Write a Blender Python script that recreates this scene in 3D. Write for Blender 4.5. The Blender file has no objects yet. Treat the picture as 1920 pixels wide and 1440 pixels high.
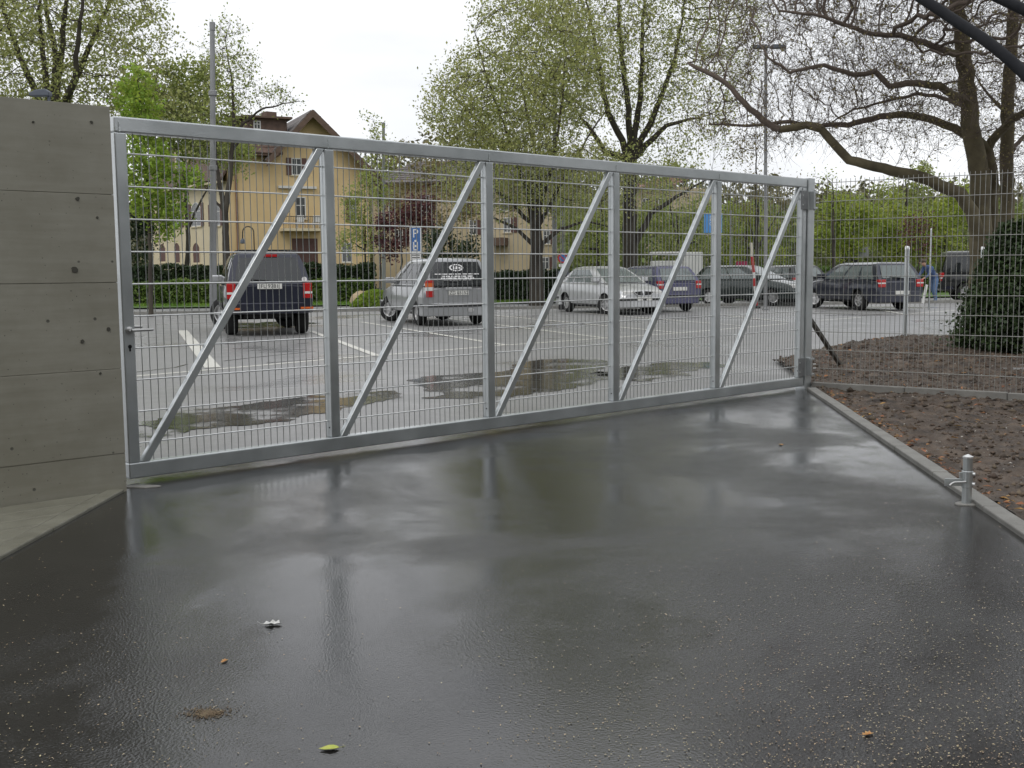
import bpy, bmesh, math, random
import numpy as np
from mathutils import Vector, Matrix

# ------------------------------------------------------------------ camera
FPX, PITCH, ROLL, CAMH = 2059.0, 0.1026, -0.0087, 1.308      # focal length in pixels of a 1920 px wide frame
_c, _s, _cr, _sr = math.cos(PITCH), math.sin(PITCH), math.cos(ROLL), math.sin(ROLL)
CF = Vector((0, _c, -_s)); _U = Vector((0, _s, _c)); _R = Vector((1, 0, 0))
CR = _cr * _R + _sr * _U; CU = -_sr * _R + _cr * _U
CAM = Vector((0, 0, CAMH))
sc = bpy.context.scene
cam_d = bpy.data.cameras.new('camera'); cam_o = bpy.data.objects.new('camera', cam_d)
sc.collection.objects.link(cam_o)
m = Matrix.Identity(4)
for i in range(3):
    m[i][0] = CR[i]; m[i][1] = CU[i]; m[i][2] = -CF[i]; m[i][3] = CAM[i]
cam_o.matrix_world = m
cam_d.sensor_width = 36.0; cam_d.lens = FPX / 1920.0 * 36.0
cam_d.clip_start = 0.05; cam_d.clip_end = 3000
sc.camera = cam_o

# ------------------------------------------------------------------ overcast sky, soft sun, exposure
SUN_EL, SUN_AZ = math.radians(52), math.radians(200)
w = bpy.data.worlds.new('World'); sc.world = w; w.use_nodes = True
nt = w.node_tree; nt.nodes.clear()
def N(nt, t, **kw):
    n = nt.nodes.new(t)
    for k, v in kw.items():
        if k[0] == '_': n.inputs[k[1:].replace('_', ' ')].default_value = v
        else: setattr(n, k, v)
    return n
sky = N(nt, 'ShaderNodeTexSky', sky_type='NISHITA', sun_disc=False, sun_elevation=SUN_EL, sun_rotation=SUN_AZ)
tc = N(nt, 'ShaderNodeTexCoord'); mp = N(nt, 'ShaderNodeMapping'); mp.inputs['Scale'].default_value = (1.6, 1.6, 4.5)
nz = N(nt, 'ShaderNodeTexNoise', _Scale=1.3, _Detail=5.0, _Roughness=0.55)
rp = N(nt, 'ShaderNodeValToRGB')
rp.color_ramp.elements[0].position = 0.32; rp.color_ramp.elements[0].color = (0.86, 0.88, 0.92, 1)
rp.color_ramp.elements[1].position = 0.62; rp.color_ramp.elements[1].color = (1.14, 1.15, 1.17, 1)
mul = N(nt, 'ShaderNodeMix', data_type='RGBA', blend_type='MULTIPLY'); mul.inputs[0].default_value = 1
mul.inputs[7].default_value = (0.10, 0.10, 0.10, 1)
mixn = N(nt, 'ShaderNodeMix', data_type='RGBA'); mixn.inputs[0].default_value = 0.93     # share of cloud cover
bg = N(nt, 'ShaderNodeBackground', _Strength=1.0); wo = N(nt, 'ShaderNodeOutputWorld')
L = nt.links.new
L(tc.outputs['Generated'], mp.inputs['Vector']); L(mp.outputs[0], nz.inputs['Vector']); L(nz.outputs[0], rp.inputs[0])
L(sky.outputs[0], mul.inputs[6]); L(mul.outputs[2], mixn.inputs[6]); L(rp.outputs[0], mixn.inputs[7])
L(mixn.outputs[2], bg.inputs[0]); L(bg.outputs[0], wo.inputs[0])
sun_d = bpy.data.lights.new('sun', 'SUN'); sun_d.energy = 0.7; sun_d.angle = math.radians(25); sun_d.color = (1, 0.96, 0.9)
sun_o = bpy.data.objects.new('sun', sun_d); sc.collection.objects.link(sun_o)
_sd = Vector((math.sin(SUN_AZ) * math.cos(SUN_EL), math.cos(SUN_AZ) * math.cos(SUN_EL), math.sin(SUN_EL)))
sun_o.rotation_euler = _sd.to_track_quat('Z', 'Y').to_euler(); sun_o.location = (0, -5, 30)
sc.view_settings.view_transform = 'Standard'; sc.view_settings.look = 'None'
sc.view_settings.exposure = 0.0; sc.view_settings.gamma = 1.0
try: sc.view_settings.use_curve_mapping = False
except Exception: pass
sc.render.engine = 'CYCLES'
sc.cycles.use_denoising = True
try: sc.cycles.denoiser = 'OPENIMAGEDENOISE'
except Exception: pass
sc.cycles.use_adaptive_sampling = True; sc.cycles.adaptive_threshold = 0.02
sc.cycles.max_bounces = 6; sc.cycles.diffuse_bounces = 3; sc.cycles.glossy_bounces = 4
sc.cycles.transparent_max_bounces = 6; sc.cycles.transmission_bounces = 3
sc.cycles.caustics_reflective = False; sc.cycles.caustics_refractive = False

# ------------------------------------------------------------------ photograph pixel -> place
def ray(px, py): return CF + CR * ((px - 960) / FPX) + CU * ((720 - py) / FPX)
def G(px, py, z=0.0):
    r = ray(px, py); return CAM + r * ((z - CAMH) / r.z)
def DP(px, py, Y):
    r = ray(px, py); return CAM + r * (Y / r.y)
def base(px, Y, z=0.0):
    p = DP(px, 505, Y); return Vector((p.x, Y, z))

# ------------------------------------------------------------------ materials
def _mat(name):
    mt = bpy.data.materials.new(name); mt.use_nodes = True
    nt = mt.node_tree; nt.nodes.clear()
    return mt, nt
def c4(c): return (c[0], c[1], c[2], 1.0)
def mat(name, c1, c2=None, rough=0.6, metal=0.0, scale=8.0, bump=0.0, bscale=None, world=False, detail=4.0,
        spec=0.5, rough2=None, coat=0.0, emit=None, stretch=None, lo=0.35, hi=0.65, island=0.0, transl=0.0):
    mt, nt = _mat(name); L = nt.links.new
    out = N(nt, 'ShaderNodeOutputMaterial'); b = N(nt, 'ShaderNodeBsdfPrincipled')
    b.inputs['Base Color'].default_value = c4(c1); b.inputs['Roughness'].default_value = rough
    b.inputs['Metallic'].default_value = metal; b.inputs['Specular IOR Level'].default_value = spec
    b.inputs['Coat Weight'].default_value = coat; b.inputs['Coat Roughness'].default_value = 0.06
    if emit: b.inputs['Emission Color'].default_value = c4(emit[0]); b.inputs['Emission Strength'].default_value = emit[1]
    col = None
    if c2 is not None or bump > 0 or rough2 is not None:
        if world: co = N(nt, 'ShaderNodeNewGeometry').outputs['Position']
        else: co = N(nt, 'ShaderNodeTexCoord').outputs['Object']
        if stretch:
            mp = N(nt, 'ShaderNodeMapping'); mp.inputs['Scale'].default_value = stretch; L(co, mp.inputs[0]); co = mp.outputs[0]
        nz = N(nt, 'ShaderNodeTexNoise', _Scale=scale, _Detail=detail, _Roughness=0.6); L(co, nz.inputs['Vector'])
        mr = N(nt, 'ShaderNodeMapRange'); mr.inputs[1].default_value = lo; mr.inputs[2].default_value = hi; L(nz.outputs[0], mr.inputs[0])
        if c2 is not None:
            mx = N(nt, 'ShaderNodeMix', data_type='RGBA'); mx.inputs[6].default_value = c4(c1); mx.inputs[7].default_value = c4(c2)
            L(mr.outputs[0], mx.inputs[0]); col = mx.outputs[2]
        if rough2 is not None:
            m2 = N(nt, 'ShaderNodeMapRange'); m2.inputs[3].default_value = rough; m2.inputs[4].default_value = rough2
            L(mr.outputs[0], m2.inputs[0]); L(m2.outputs[0], b.inputs['Roughness'])
        if bump > 0:
            nb = N(nt, 'ShaderNodeTexNoise', _Scale=bscale or scale * 3, _Detail=5.0, _Roughness=0.65); L(co, nb.inputs['Vector'])
            bp = N(nt, 'ShaderNodeBump', _Strength=bump, _Distance=0.02); L(nb.outputs[0], bp.inputs['Height']); L(bp.outputs[0], b.inputs['Normal'])
    if island > 0:
        gi = N(nt, 'ShaderNodeNewGeometry'); hs = N(nt, 'ShaderNodeHueSaturation')
        m3 = N(nt, 'ShaderNodeMapRange'); m3.inputs[3].default_value = 1 - island; m3.inputs[4].default_value = 1 + island
        L(gi.outputs['Random Per Island'], m3.inputs[0]); L(m3.outputs[0], hs.inputs['Value'])
        m4 = N(nt, 'ShaderNodeMapRange'); m4.inputs[3].default_value = 0.5 - island * 0.045; m4.inputs[4].default_value = 0.5 + island * 0.045
        mm = N(nt, 'ShaderNodeMath', operation='FRACT'); mq = N(nt, 'ShaderNodeMath', operation='MULTIPLY'); mq.inputs[1].default_value = 17.3
        L(gi.outputs['Random Per Island'], mq.inputs[0]); L(mq.outputs[0], mm.inputs[0]); L(mm.outputs[0], m4.inputs[0]); L(m4.outputs[0], hs.inputs['Hue'])
        if col is not None: L(col, hs.inputs['Color'])
        else: hs.inputs['Color'].default_value = c4(c1)
        col = hs.outputs[0]
    if col is not None: L(col, b.inputs['Base Color'])
    if transl > 0:
        tr = N(nt, 'ShaderNodeBsdfTranslucent'); ms = N(nt, 'ShaderNodeMixShader'); ms.inputs[0].default_value = transl
        tr.inputs[0].default_value = c4(c1)
        if col is not None: L(col, tr.inputs[0])
        L(b.outputs[0], ms.inputs[1]); L(tr.outputs[0], ms.inputs[2]); L(ms.outputs[0], out.inputs[0])
    else: L(b.outputs[0], out.inputs[0])
    return mt

# ------------------------------------------------------------------ mesh collector
COL = sc.collection
def link(name, me, parent=None, mats=None):
    o = bpy.data.objects.new(name, me); COL.objects.link(o)
    if me is not None and mats:
        if not isinstance(mats, (list, tuple)): mats = [mats]
        if not me.materials:
            for mm in mats: me.materials.append(mm)
    if parent is not None: o.parent = parent
    return o
def tag(o, label=None, cat=None, group=None, kind=None):
    if label: o['label'] = label
    if cat: o['category'] = cat
    if group: o['group'] = group
    if kind: o['kind'] = kind
    return o
def empty(name, loc=(0, 0, 0), rz=0.0, label=None, cat=None, group=None):
    o = bpy.data.objects.new(name, None); COL.objects.link(o); o.location = loc; o.rotation_euler = (0, 0, rz)
    o.empty_display_size = 0.2
    return tag(o, label, cat, group)
class MB:
    def __init__(s): s.v = []; s.f = []; s.m = []
    def add(s, vs, fs, mi=0):
        n = len(s.v); s.v += [tuple(v) for v in vs]; s.f += [tuple(i + n for i in f) for f in fs]; s.m += [mi] * len(fs); return s
    def box(s, x0, x1, y0, y1, z0, z1, mi=0, M=None):
        vs = [Vector((x, y, z)) for z in (z0, z1) for y in (y0, y1) for x in (x0, x1)]
        if M is not None: vs = [M @ v for v in vs]
        return s.add(vs, [(0, 2, 3, 1), (4, 5, 7, 6), (0, 1, 5, 4), (2, 6, 7, 3), (0, 4, 6, 2), (1, 3, 7, 5)], mi)
    def tube(s, pts, rad, n=8, mi=0, caps=True):
        pts = [Vector(p) for p in pts]
        if not isinstance(rad, (list, tuple)): rad = [rad] * len(pts)
        rings = []; up = None
        for i, p in enumerate(pts):
            d = (pts[min(i + 1, len(pts) - 1)] - pts[max(i - 1, 0)])
            d = d.normalized() if d.length > 1e-9 else Vector((0, 0, 1))
            if up is None:
                a = Vector((1, 0, 0)) if abs(d.x) < 0.8 else Vector((0, 1, 0)); up = (a - d * a.dot(d)).normalized()
            else:
                up = up - d * up.dot(d); up = up.normalized() if up.length > 1e-6 else Vector((1, 0, 0))
            sd = d.cross(up)
            rings.append([p + (up * math.cos(2 * math.pi * k / n) + sd * math.sin(2 * math.pi * k / n)) * rad[i] for k in range(n)])
        vs = [v for r in rings for v in r]; fs = []
        for i in range(len(rings) - 1):
            for k in range(n):
                fs.append((i * n + k, i * n + (k + 1) % n, (i + 1) * n + (k + 1) % n, (i + 1) * n + k))
        if caps:
            fs.append(tuple(range(n - 1, -1, -1))); fs.append(tuple((len(rings) - 1) * n + k for k in range(n)))
        return s.add(vs, fs, mi)
    def lathe(s, prof, n=16, M=None, mi=0):                       # prof: (radius, height) about local z
        vs = []; fs = []
        for r, z in prof:
            for k in range(n):
                v = Vector((r * math.cos(2 * math.pi * k / n), r * math.sin(2 * math.pi * k / n), z)); vs.append(M @ v if M is not None else v)
        for i in range(len(prof) - 1):
            for k in range(n): fs.append((i * n + k, i * n + (k + 1) % n, (i + 1) * n + (k + 1) % n, (i + 1) * n + k))
        if prof[0][0] > 1e-6: fs.append(tuple(range(n - 1, -1, -1)))
        if prof[-1][0] > 1e-6: fs.append(tuple((len(prof) - 1) * n + k for k in range(n)))
        return s.add(vs, fs, mi)
    def prism(s, poly, fn, mi=0):                                 # poly: 2-D points, fn(p, 0|1) -> 3-D (front/back)
        n = len(poly); vs = [fn(p, 0) for p in poly] + [fn(p, 1) for p in poly]
        fs = [tuple(range(n)), tuple(range(2 * n - 1, n - 1, -1))] + [(i, n + i, n + (i + 1) % n, (i + 1) % n) for i in range(n)]
        return s.add(vs, fs, mi)
    def mesh(s, name, smooth=False, fix=True):
        me = bpy.data.meshes.new(name); me.from_pydata(s.v, [], s.f)
        me.polygons.foreach_set('material_index', s.m)
        if fix:
            bm = bmesh.new(); bm.from_mesh(me); bmesh.ops.recalc_face_normals(bm, faces=bm.faces); bm.to_mesh(me); bm.free()
        if smooth:
            me.polygons.foreach_set('use_smooth', [True] * len(me.polygons))
            try: me.set_sharp_from_angle(angle=math.radians(38 if smooth is True else smooth))
            except Exception: pass
        me.update(); return me
    def build(s, name, mats, parent=None, smooth=False, bevel=0.0, fix=True):
        o = link(name, s.mesh(name, smooth, fix), parent, mats)
        if bevel > 0:
            b = o.modifiers.new('edge', 'BEVEL'); b.width = bevel; b.segments = 3; b.limit_method = 'ANGLE'; b.angle_limit = math.radians(40)
        return o
def arr_mesh(name, V, F, mats, midx=None, smooth=False):          # V (n,3) array, F (m,k) array of one polygon size
    me = bpy.data.meshes.new(name); V = np.asarray(V, np.float32); F = np.asarray(F, np.int32)
    me.vertices.add(len(V)); me.vertices.foreach_set('co', V.ravel())
    me.loops.add(F.size); me.loops.foreach_set('vertex_index', F.ravel())
    me.polygons.add(len(F)); me.polygons.foreach_set('loop_start', np.arange(len(F), dtype=np.int32) * F.shape[1])
    if midx is not None: me.polygons.foreach_set('material_index', np.asarray(midx, np.int32))
    if smooth: me.polygons.foreach_set('use_smooth', np.ones(len(F), bool))
    for mm in (mats if isinstance(mats, (list, tuple)) else [mats]): me.materials.append(mm)
    me.update(calc_edges=True); return me
def sheet(name, pts, z, mt, parent=None, kind='structure', label=None):   # flat polygon on the ground
    me = bpy.data.meshes.new(name); me.from_pydata([(p[0], p[1], z) for p in pts], [], [tuple(range(len(pts)))])
    bm = bmesh.new(); bm.from_mesh(me)
    for f in bm.faces:
        if f.normal.z < 0: f.normal_flip()
    bm.to_mesh(me); bm.free()
    o = link(name, me, parent, mt)
    if parent is None: tag(o, label, None, None, kind)
    return o
_txt = {}
def text_mesh(txt, size, mt, align='CENTER'):
    cu = bpy.data.curves.new('lettering', 'FONT'); cu.body = txt; cu.size = size; cu.align_x = align; cu.align_y = 'CENTER'
    o = bpy.data.objects.new('lettering', cu); COL.objects.link(o)
    bpy.context.view_layer.update()
    me = bpy.data.meshes.new_from_object(o.evaluated_get(bpy.context.evaluated_depsgraph_get()))
    bpy.data.objects.remove(o); me.materials.clear(); me.materials.append(mt); return me
# ------------------------------------------------------------------ ground materials
def asphalt(name, c1, c2, wet_lo, wet_hi, r_wet, r_dry, grain, gs, wscale, spec=0.5, wave=0.10):
    mt, nt = _mat(name); L = nt.links.new
    out = N(nt, 'ShaderNodeOutputMaterial'); b = N(nt, 'ShaderNodeBsdfPrincipled'); b.inputs['Specular IOR Level'].default_value = spec
    pos = N(nt, 'ShaderNodeNewGeometry').outputs['Position']
    big = N(nt, 'ShaderNodeTexNoise', _Scale=wscale, _Detail=6.0, _Roughness=0.62, _Distortion=0.4); L(pos, big.inputs['Vector'])
    wet = N(nt, 'ShaderNodeMapRange', interpolation_type='SMOOTHSTEP'); wet.inputs[1].default_value = wet_lo; wet.inputs[2].default_value = wet_hi
    L(big.outputs[0], wet.inputs[0])
    fine = N(nt, 'ShaderNodeTexNoise', _Scale=gs, _Detail=3.0, _Roughness=0.7); L(pos, fine.inputs['Vector'])
    vor = N(nt, 'ShaderNodeTexVoronoi', _Scale=gs * 0.9); L(pos, vor.inputs['Vector'])
    med = N(nt, 'ShaderNodeTexNoise', _Scale=2.3, _Detail=7.0, _Roughness=0.7); L(pos, med.inputs['Vector'])
    mc = N(nt, 'ShaderNodeMix', data_type='RGBA'); mc.inputs[6].default_value = c4(c1); mc.inputs[7].default_value = c4(c2)
    mm = N(nt, 'ShaderNodeMapRange'); mm.inputs[1].default_value = 0.3; mm.inputs[2].default_value = 0.7
    ad = N(nt, 'ShaderNodeMath', operation='MULTIPLY_ADD'); ad.inputs[1].default_value = 0.6; L(fine.outputs[0], ad.inputs[0])
    hm = N(nt, 'ShaderNodeMath', operation='MULTIPLY'); hm.inputs[1].default_value = 0.4; L(med.outputs[0], hm.inputs[0]); L(hm.outputs[0], ad.inputs[2])
    L(ad.outputs[0], mm.inputs[0]); L(mm.outputs[0], mc.inputs[0]); L(mc.outputs[2], b.inputs['Base Color'])
    rr = N(nt, 'ShaderNodeMapRange'); rr.inputs[3].default_value = r_dry; rr.inputs[4].default_value = r_wet
    rv = N(nt, 'ShaderNodeMath', operation='MULTIPLY_ADD'); rv.inputs[1].default_value = 0.5; rv.inputs[2].default_value = -0.25; L(med.outputs[0], rv.inputs[0])
    ra = N(nt, 'ShaderNodeMath', operation='ADD', use_clamp=True); L(wet.outputs[0], ra.inputs[0]); L(rv.outputs[0], ra.inputs[1])
    L(ra.outputs[0], rr.inputs[0]); L(rr.outputs[0], b.inputs['Roughness'])
    bs = N(nt, 'ShaderNodeMapRange'); bs.inputs[3].default_value = grain; bs.inputs[4].default_value = grain * 0.12; L(ra.outputs[0], bs.inputs[0])
    hh = N(nt, 'ShaderNodeMath', operation='ADD'); L(fine.outputs[0], hh.inputs[0]); L(vor.outputs['Distance'], hh.inputs[1])
    bp = N(nt, 'ShaderNodeBump', _Distance=0.004); L(hh.outputs[0], bp.inputs['Height']); L(bs.outputs[0], bp.inputs['Strength'])
    wv = N(nt, 'ShaderNodeTexNoise', _Scale=3.0, _Detail=3.0); L(pos, wv.inputs['Vector'])
    b2 = N(nt, 'ShaderNodeBump', _Distance=0.01, _Strength=wave); L(wv.outputs[0], b2.inputs['Height']); L(bp.outputs[0], b2.inputs['Normal'])
    L(b2.outputs[0], b.inputs['Normal']); L(b.outputs[0], out.inputs[0])
    return mt
M_drive = asphalt('wet_new_asphalt', (0.006, 0.006, 0.0065), (0.028, 0.027, 0.026), 0.31, 0.57, 0.085, 0.20, 0.60, 115.0, 0.45, spec=1.0, wave=0.08)
M_lot = asphalt('wet_old_asphalt', (0.215, 0.214, 0.212), (0.30, 0.298, 0.294), 0.46, 0.66, 0.18, 0.45, 0.4, 60.0, 0.30)
M_road = mat('road_asphalt', (0.21, 0.21, 0.208), (0.27, 0.27, 0.267), rough=0.3, scale=0.8, world=True, rough2=0.45, bump=0.2, bscale=40)
M_earth = mat('bare_ground', (0.05, 0.055, 0.03), (0.07, 0.075, 0.04), rough=0.9, scale=0.4, world=True)
M_paint = mat('road_paint', (0.72, 0.71, 0.65), (0.52, 0.51, 0.46), rough=0.45, scale=14, world=True, lo=0.4, hi=0.8, bump=0.15, bscale=60)
M_water = mat('puddle_water', (0.055, 0.053, 0.048), (0.085, 0.08, 0.07), rough=0.05, scale=1.1, world=True, spec=0.5, rough2=0.11, bump=0.05, bscale=14)
M_kerb = mat('kerb_concrete', (0.20, 0.195, 0.18), (0.27, 0.265, 0.245), rough=0.55, scale=5, world=True, bump=0.25, bscale=50)
M_slab = mat('slab_concrete', (0.17, 0.165, 0.13), (0.24, 0.235, 0.19), rough=0.5, scale=4, world=True, bump=0.2, bscale=45)
M_grass = mat('grass_soil', (0.06, 0.12, 0.02), (0.10, 0.18, 0.03), rough=0.9, scale=2.5, world=True)
M_soil = mat('wet_soil', (0.030, 0.021, 0.015), (0.135, 0.10, 0.072), rough=0.6, scale=4, world=True, bump=0.9, bscale=34, detail=9, lo=0.36, hi=0.64)

# ------------------------------------------------------------------ ground sheets
GA = 0.7443; G0 = Vector((-2.3942, 6.7712, 0.0)); GU = Vector((math.cos(GA), math.sin(GA), 0)); GB = Vector((-math.sin(GA), math.cos(GA), 0))
def gp(s, t, z=0.0): return G0 + GU * s + GB * t + Vector((0, 0, z))
sheet('ground', [(-900, -60), (900, -60), (900, 1500), (-900, 1500)], -0.06, M_earth)
kl = [G(0, 594), G(1920, 566)]                                   # back edge of the car park
def kline(x): return kl[0].y + (kl[1].y - kl[0].y) * (x - kl[0].x) / (kl[1].x - kl[0].x)
sheet('parking_lot', [gp(-9, -0.2), gp(11, -0.2), (60, 4), (60, kline(60)), (-60, kline(-60)), (-60, -4)], 0.0, M_lot)
sheet('road', [(-140, kline(-140) + 0.3), (140, kline(140) + 0.3), (140, kline(140) + 7.5), (-140, kline(-140) + 6.0)], -0.02, M_road)
eL = [G(0, 1052), G(234, 923)]; eR = [G(1514, 733), G(1920, 1013)]
dl = (eL[0] - eL[1]).normalized(); dr = (eR[1] - eR[0]).normalized()
def gate_side(p, d, t):                                         # walk from p along d until gate-parallel line t is met
    k = (GB.dot(gp(0, t) - p)) / GB.dot(d); return p + d * k
drive_pts = [eL[1] + dl * 9, gate_side(eL[1], dl, -0.02), gp(-0.1, -0.02), gp(-0.1, 0.55), gp(7.6, 0.55), gp(7.65, 0.02), eR[0], eR[0] + dr * 12]
sheet('driveway', drive_pts, 0.004, M_drive)

def strip(a, b, wd, z0, z1, side):                              # edging stone profile along a line
    d = (b - a).normalized(); n = Vector((-d.y, d.x, 0)) * side
    return a, b, d, n
def edging(name, a, b, wd, z0, z1, side, mt, step=1.0, gap=0.006):
    root = empty(name, a); tag(root, None, None, None, 'structure')
    d = (b - a); L_ = d.length; d.normalize(); n = Vector((-d.y, d.x, 0)) * side
    me = MB().box(0, step - gap, 0, wd, z0, z1).mesh('edging_stone'); me.materials.append(mt)
    rz = math.atan2(d.y, d.x)
    if side < 0:
        me = MB().box(0, step - gap, -wd, 0, z0, z1).mesh('edging_stone'); me.materials.append(mt)
    for i in range(int(L_ / step)):
        o = link('edging_stone', me, root); o.location = d * (i * step) + Vector((0, 0, random.uniform(-0.003, 0.003))); o.rotation_euler = (0, 0, rz)
        bv = o.modifiers.new('edge', 'BEVEL'); bv.width = 0.008; bv.segments = 2
    return root
random.seed(3)
edging('kerb_by_soil_bed', eR[0] - dr * 0.05, eR[0] + dr * 13, 0.10, -0.2, 0.035, 1, M_kerb)
edging('kerb_by_wall', eL[1], eL[1] + dl * 9, 0.10, -0.2, 0.022, -1, M_slab)
kb = Vector((kl[0].x, kl[0].y, 0)); ke = Vector((kl[1].x, kl[1].y, 0)); kd = (ke - kb).normalized()
edging('kerb_by_road', kb - kd * 26, kb + kd * 62, 0.18, -0.2, 0.10, 1, M_kerb, step=2.0)

# paved wedge between the concrete wall and the driveway
wa, wb_ = G(0, 955), G(238, 921); wdv = (wa - wb_).normalized(); wn = Vector((wdv.y, -wdv.x, 0))
if wn.dot(CAM - wa) < 0: wn = -wn
n_l = Vector((-dl.y, dl.x, 0)) * -1
root = empty('paved_gutter', wb_); tag(root, None, None, None, 'structure')
inner = lambda k: eL[1] + n_l * 0.106 + dl * k
for i in range(9):                                              # slabs laid along the wall, cut by the kerb
    o0, o1 = 0.02 + i * 0.205, 0.02 + i * 0.205 + 0.199
    def cut(off):
        p = wb_ + wn * off; q = eL[1] + n_l * 0.112
        den = wdv.x * dl.y - wdv.y * dl.x; dd = q - p
        return (dd.x * dl.y - dd.y * dl.x) / den
    a0, a1 = cut(o0), cut(o1)
    poly = [wb_ + wn * o0 + wdv * max(a0, 0), wb_ + wn * o1 + wdv * max(a1, 0), wb_ + wn * o1 + wdv * (a1 + 6), wb_ + wn * o0 + wdv * (a1 + 6)]
    MB().prism([(p.x - wb_.x, p.y - wb_.y) for p in poly], lambda p, k: (p[0], p[1], 0.016 if k == 0 else -0.1)).build('paving_slab', M_slab, root, bevel=0.006)

# painted bay lines, laid on the car park
lot = bpy.data.objects['parking_lot']
def line(a, b, wd, z=0.004):
    a, b = G(*a), G(*b); d = (b - a).normalized(); n = Vector((-d.y, d.x, 0)) * wd / 2
    sheet('bay_line', [a - n, b - n, b + n, a + n], z, M_paint, lot)
for a, b in (((250, 706), (640, 672)), ((640, 672), (953, 647)), ((953, 647), (1280, 624)), ((1280, 624), (1477, 607)), ((1536, 601), (1617, 595)), ((1707, 588), (1793, 582))): line(a, b, 0.12)
for a, b, wd in (((342, 620), (399, 690), 0.22), ((583, 621), (708, 668), 0.13), ((677, 604), (950, 648), 0.13), ((800, 593), (1133, 634), 0.12), ((930, 592), (1270, 624), 0.12),
                 ((1090, 587), (1400, 612), 0.12), ((1340, 590), (1477, 604), 0.12), ((1700, 590), (1640, 580), 0.12)): line(a, b, wd, 0.008)
M_tar = mat('tar_joint', (0.012, 0.012, 0.012), rough=0.25)
for pl in ([(255, 698), (330, 689), (352, 683)], [(420, 677), (480, 670), (540, 664), (592, 659)], [(500, 681), (560, 676), (600, 673)], [(640, 735), (760, 722)]):
    for a, b in zip(pl[:-1], pl[1:]):
        a, b = G(*a), G(*b); d = (b - a).normalized(); n = Vector((-d.y, d.x, 0)) * 0.022
        sheet('tar_joint', [a - n, b - n * 0.6, b + n * 0.6, a + n], 0.003, M_tar, lot)

def ragged_water():
    mt = M_water; nt = mt.node_tree; L = nt.links.new
    out = [n for n in nt.nodes if n.type == 'OUTPUT_MATERIAL'][0]; b = [n for n in nt.nodes if n.type == 'BSDF_PRINCIPLED'][0]
    pos = N(nt, 'ShaderNodeNewGeometry').outputs['Position']; nz = N(nt, 'ShaderNodeTexNoise', _Scale=1.6, _Detail=9.0, _Roughness=0.68); L(pos, nz.inputs['Vector'])
    mr = N(nt, 'ShaderNodeMapRange'); mr.inputs[1].default_value = 0.40; mr.inputs[2].default_value = 0.50; L(nz.outputs[0], mr.inputs[0])
    tr = N(nt, 'ShaderNodeBsdfTransparent'); ms = N(nt, 'ShaderNodeMixShader'); L(mr.outputs[0], ms.inputs[0]); L(tr.outputs[0], ms.inputs[1]); L(b.outputs[0], ms.inputs[2]); L(ms.outputs[0], out.inputs[0])
ragged_water()                                                   # the film of water breaks up over the stones
def puddle(px, seed, z=0.0055):
    rnd = random.Random(seed); pts = [G(*p) for p in px]
    for it in range(5):
        q = []
        for i, p in enumerate(pts):
            e = pts[(i + 1) % len(pts)]; d = e - p; mid = (p + e) / 2 + Vector((-d.y, d.x, 0)) * rnd.uniform(-0.24, 0.24) + d * rnd.uniform(-0.2, 0.2)
            q += [p, mid]
        pts = q
    sheet('puddle', pts, z, M_water)
puddle([(252, 792), (330, 774), (430, 763), (520, 752), (600, 742), (680, 738), (740, 733), (720, 752), (640, 770), (560, 783), (450, 799), (330, 816), (256, 822)], 1)
puddle([(770, 724), (860, 702), (960, 686), (1060, 673), (1140, 677), (1120, 695), (1160, 705), (1110, 722), (1000, 737), (880, 748), (790, 747)], 2)
puddle([(1165, 690), (1240, 680), (1335, 679), (1345, 690), (1290, 705), (1200, 716)], 3)
puddle([(420, 607), (520, 603), (600, 606), (540, 613), (430, 614)], 4)

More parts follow.
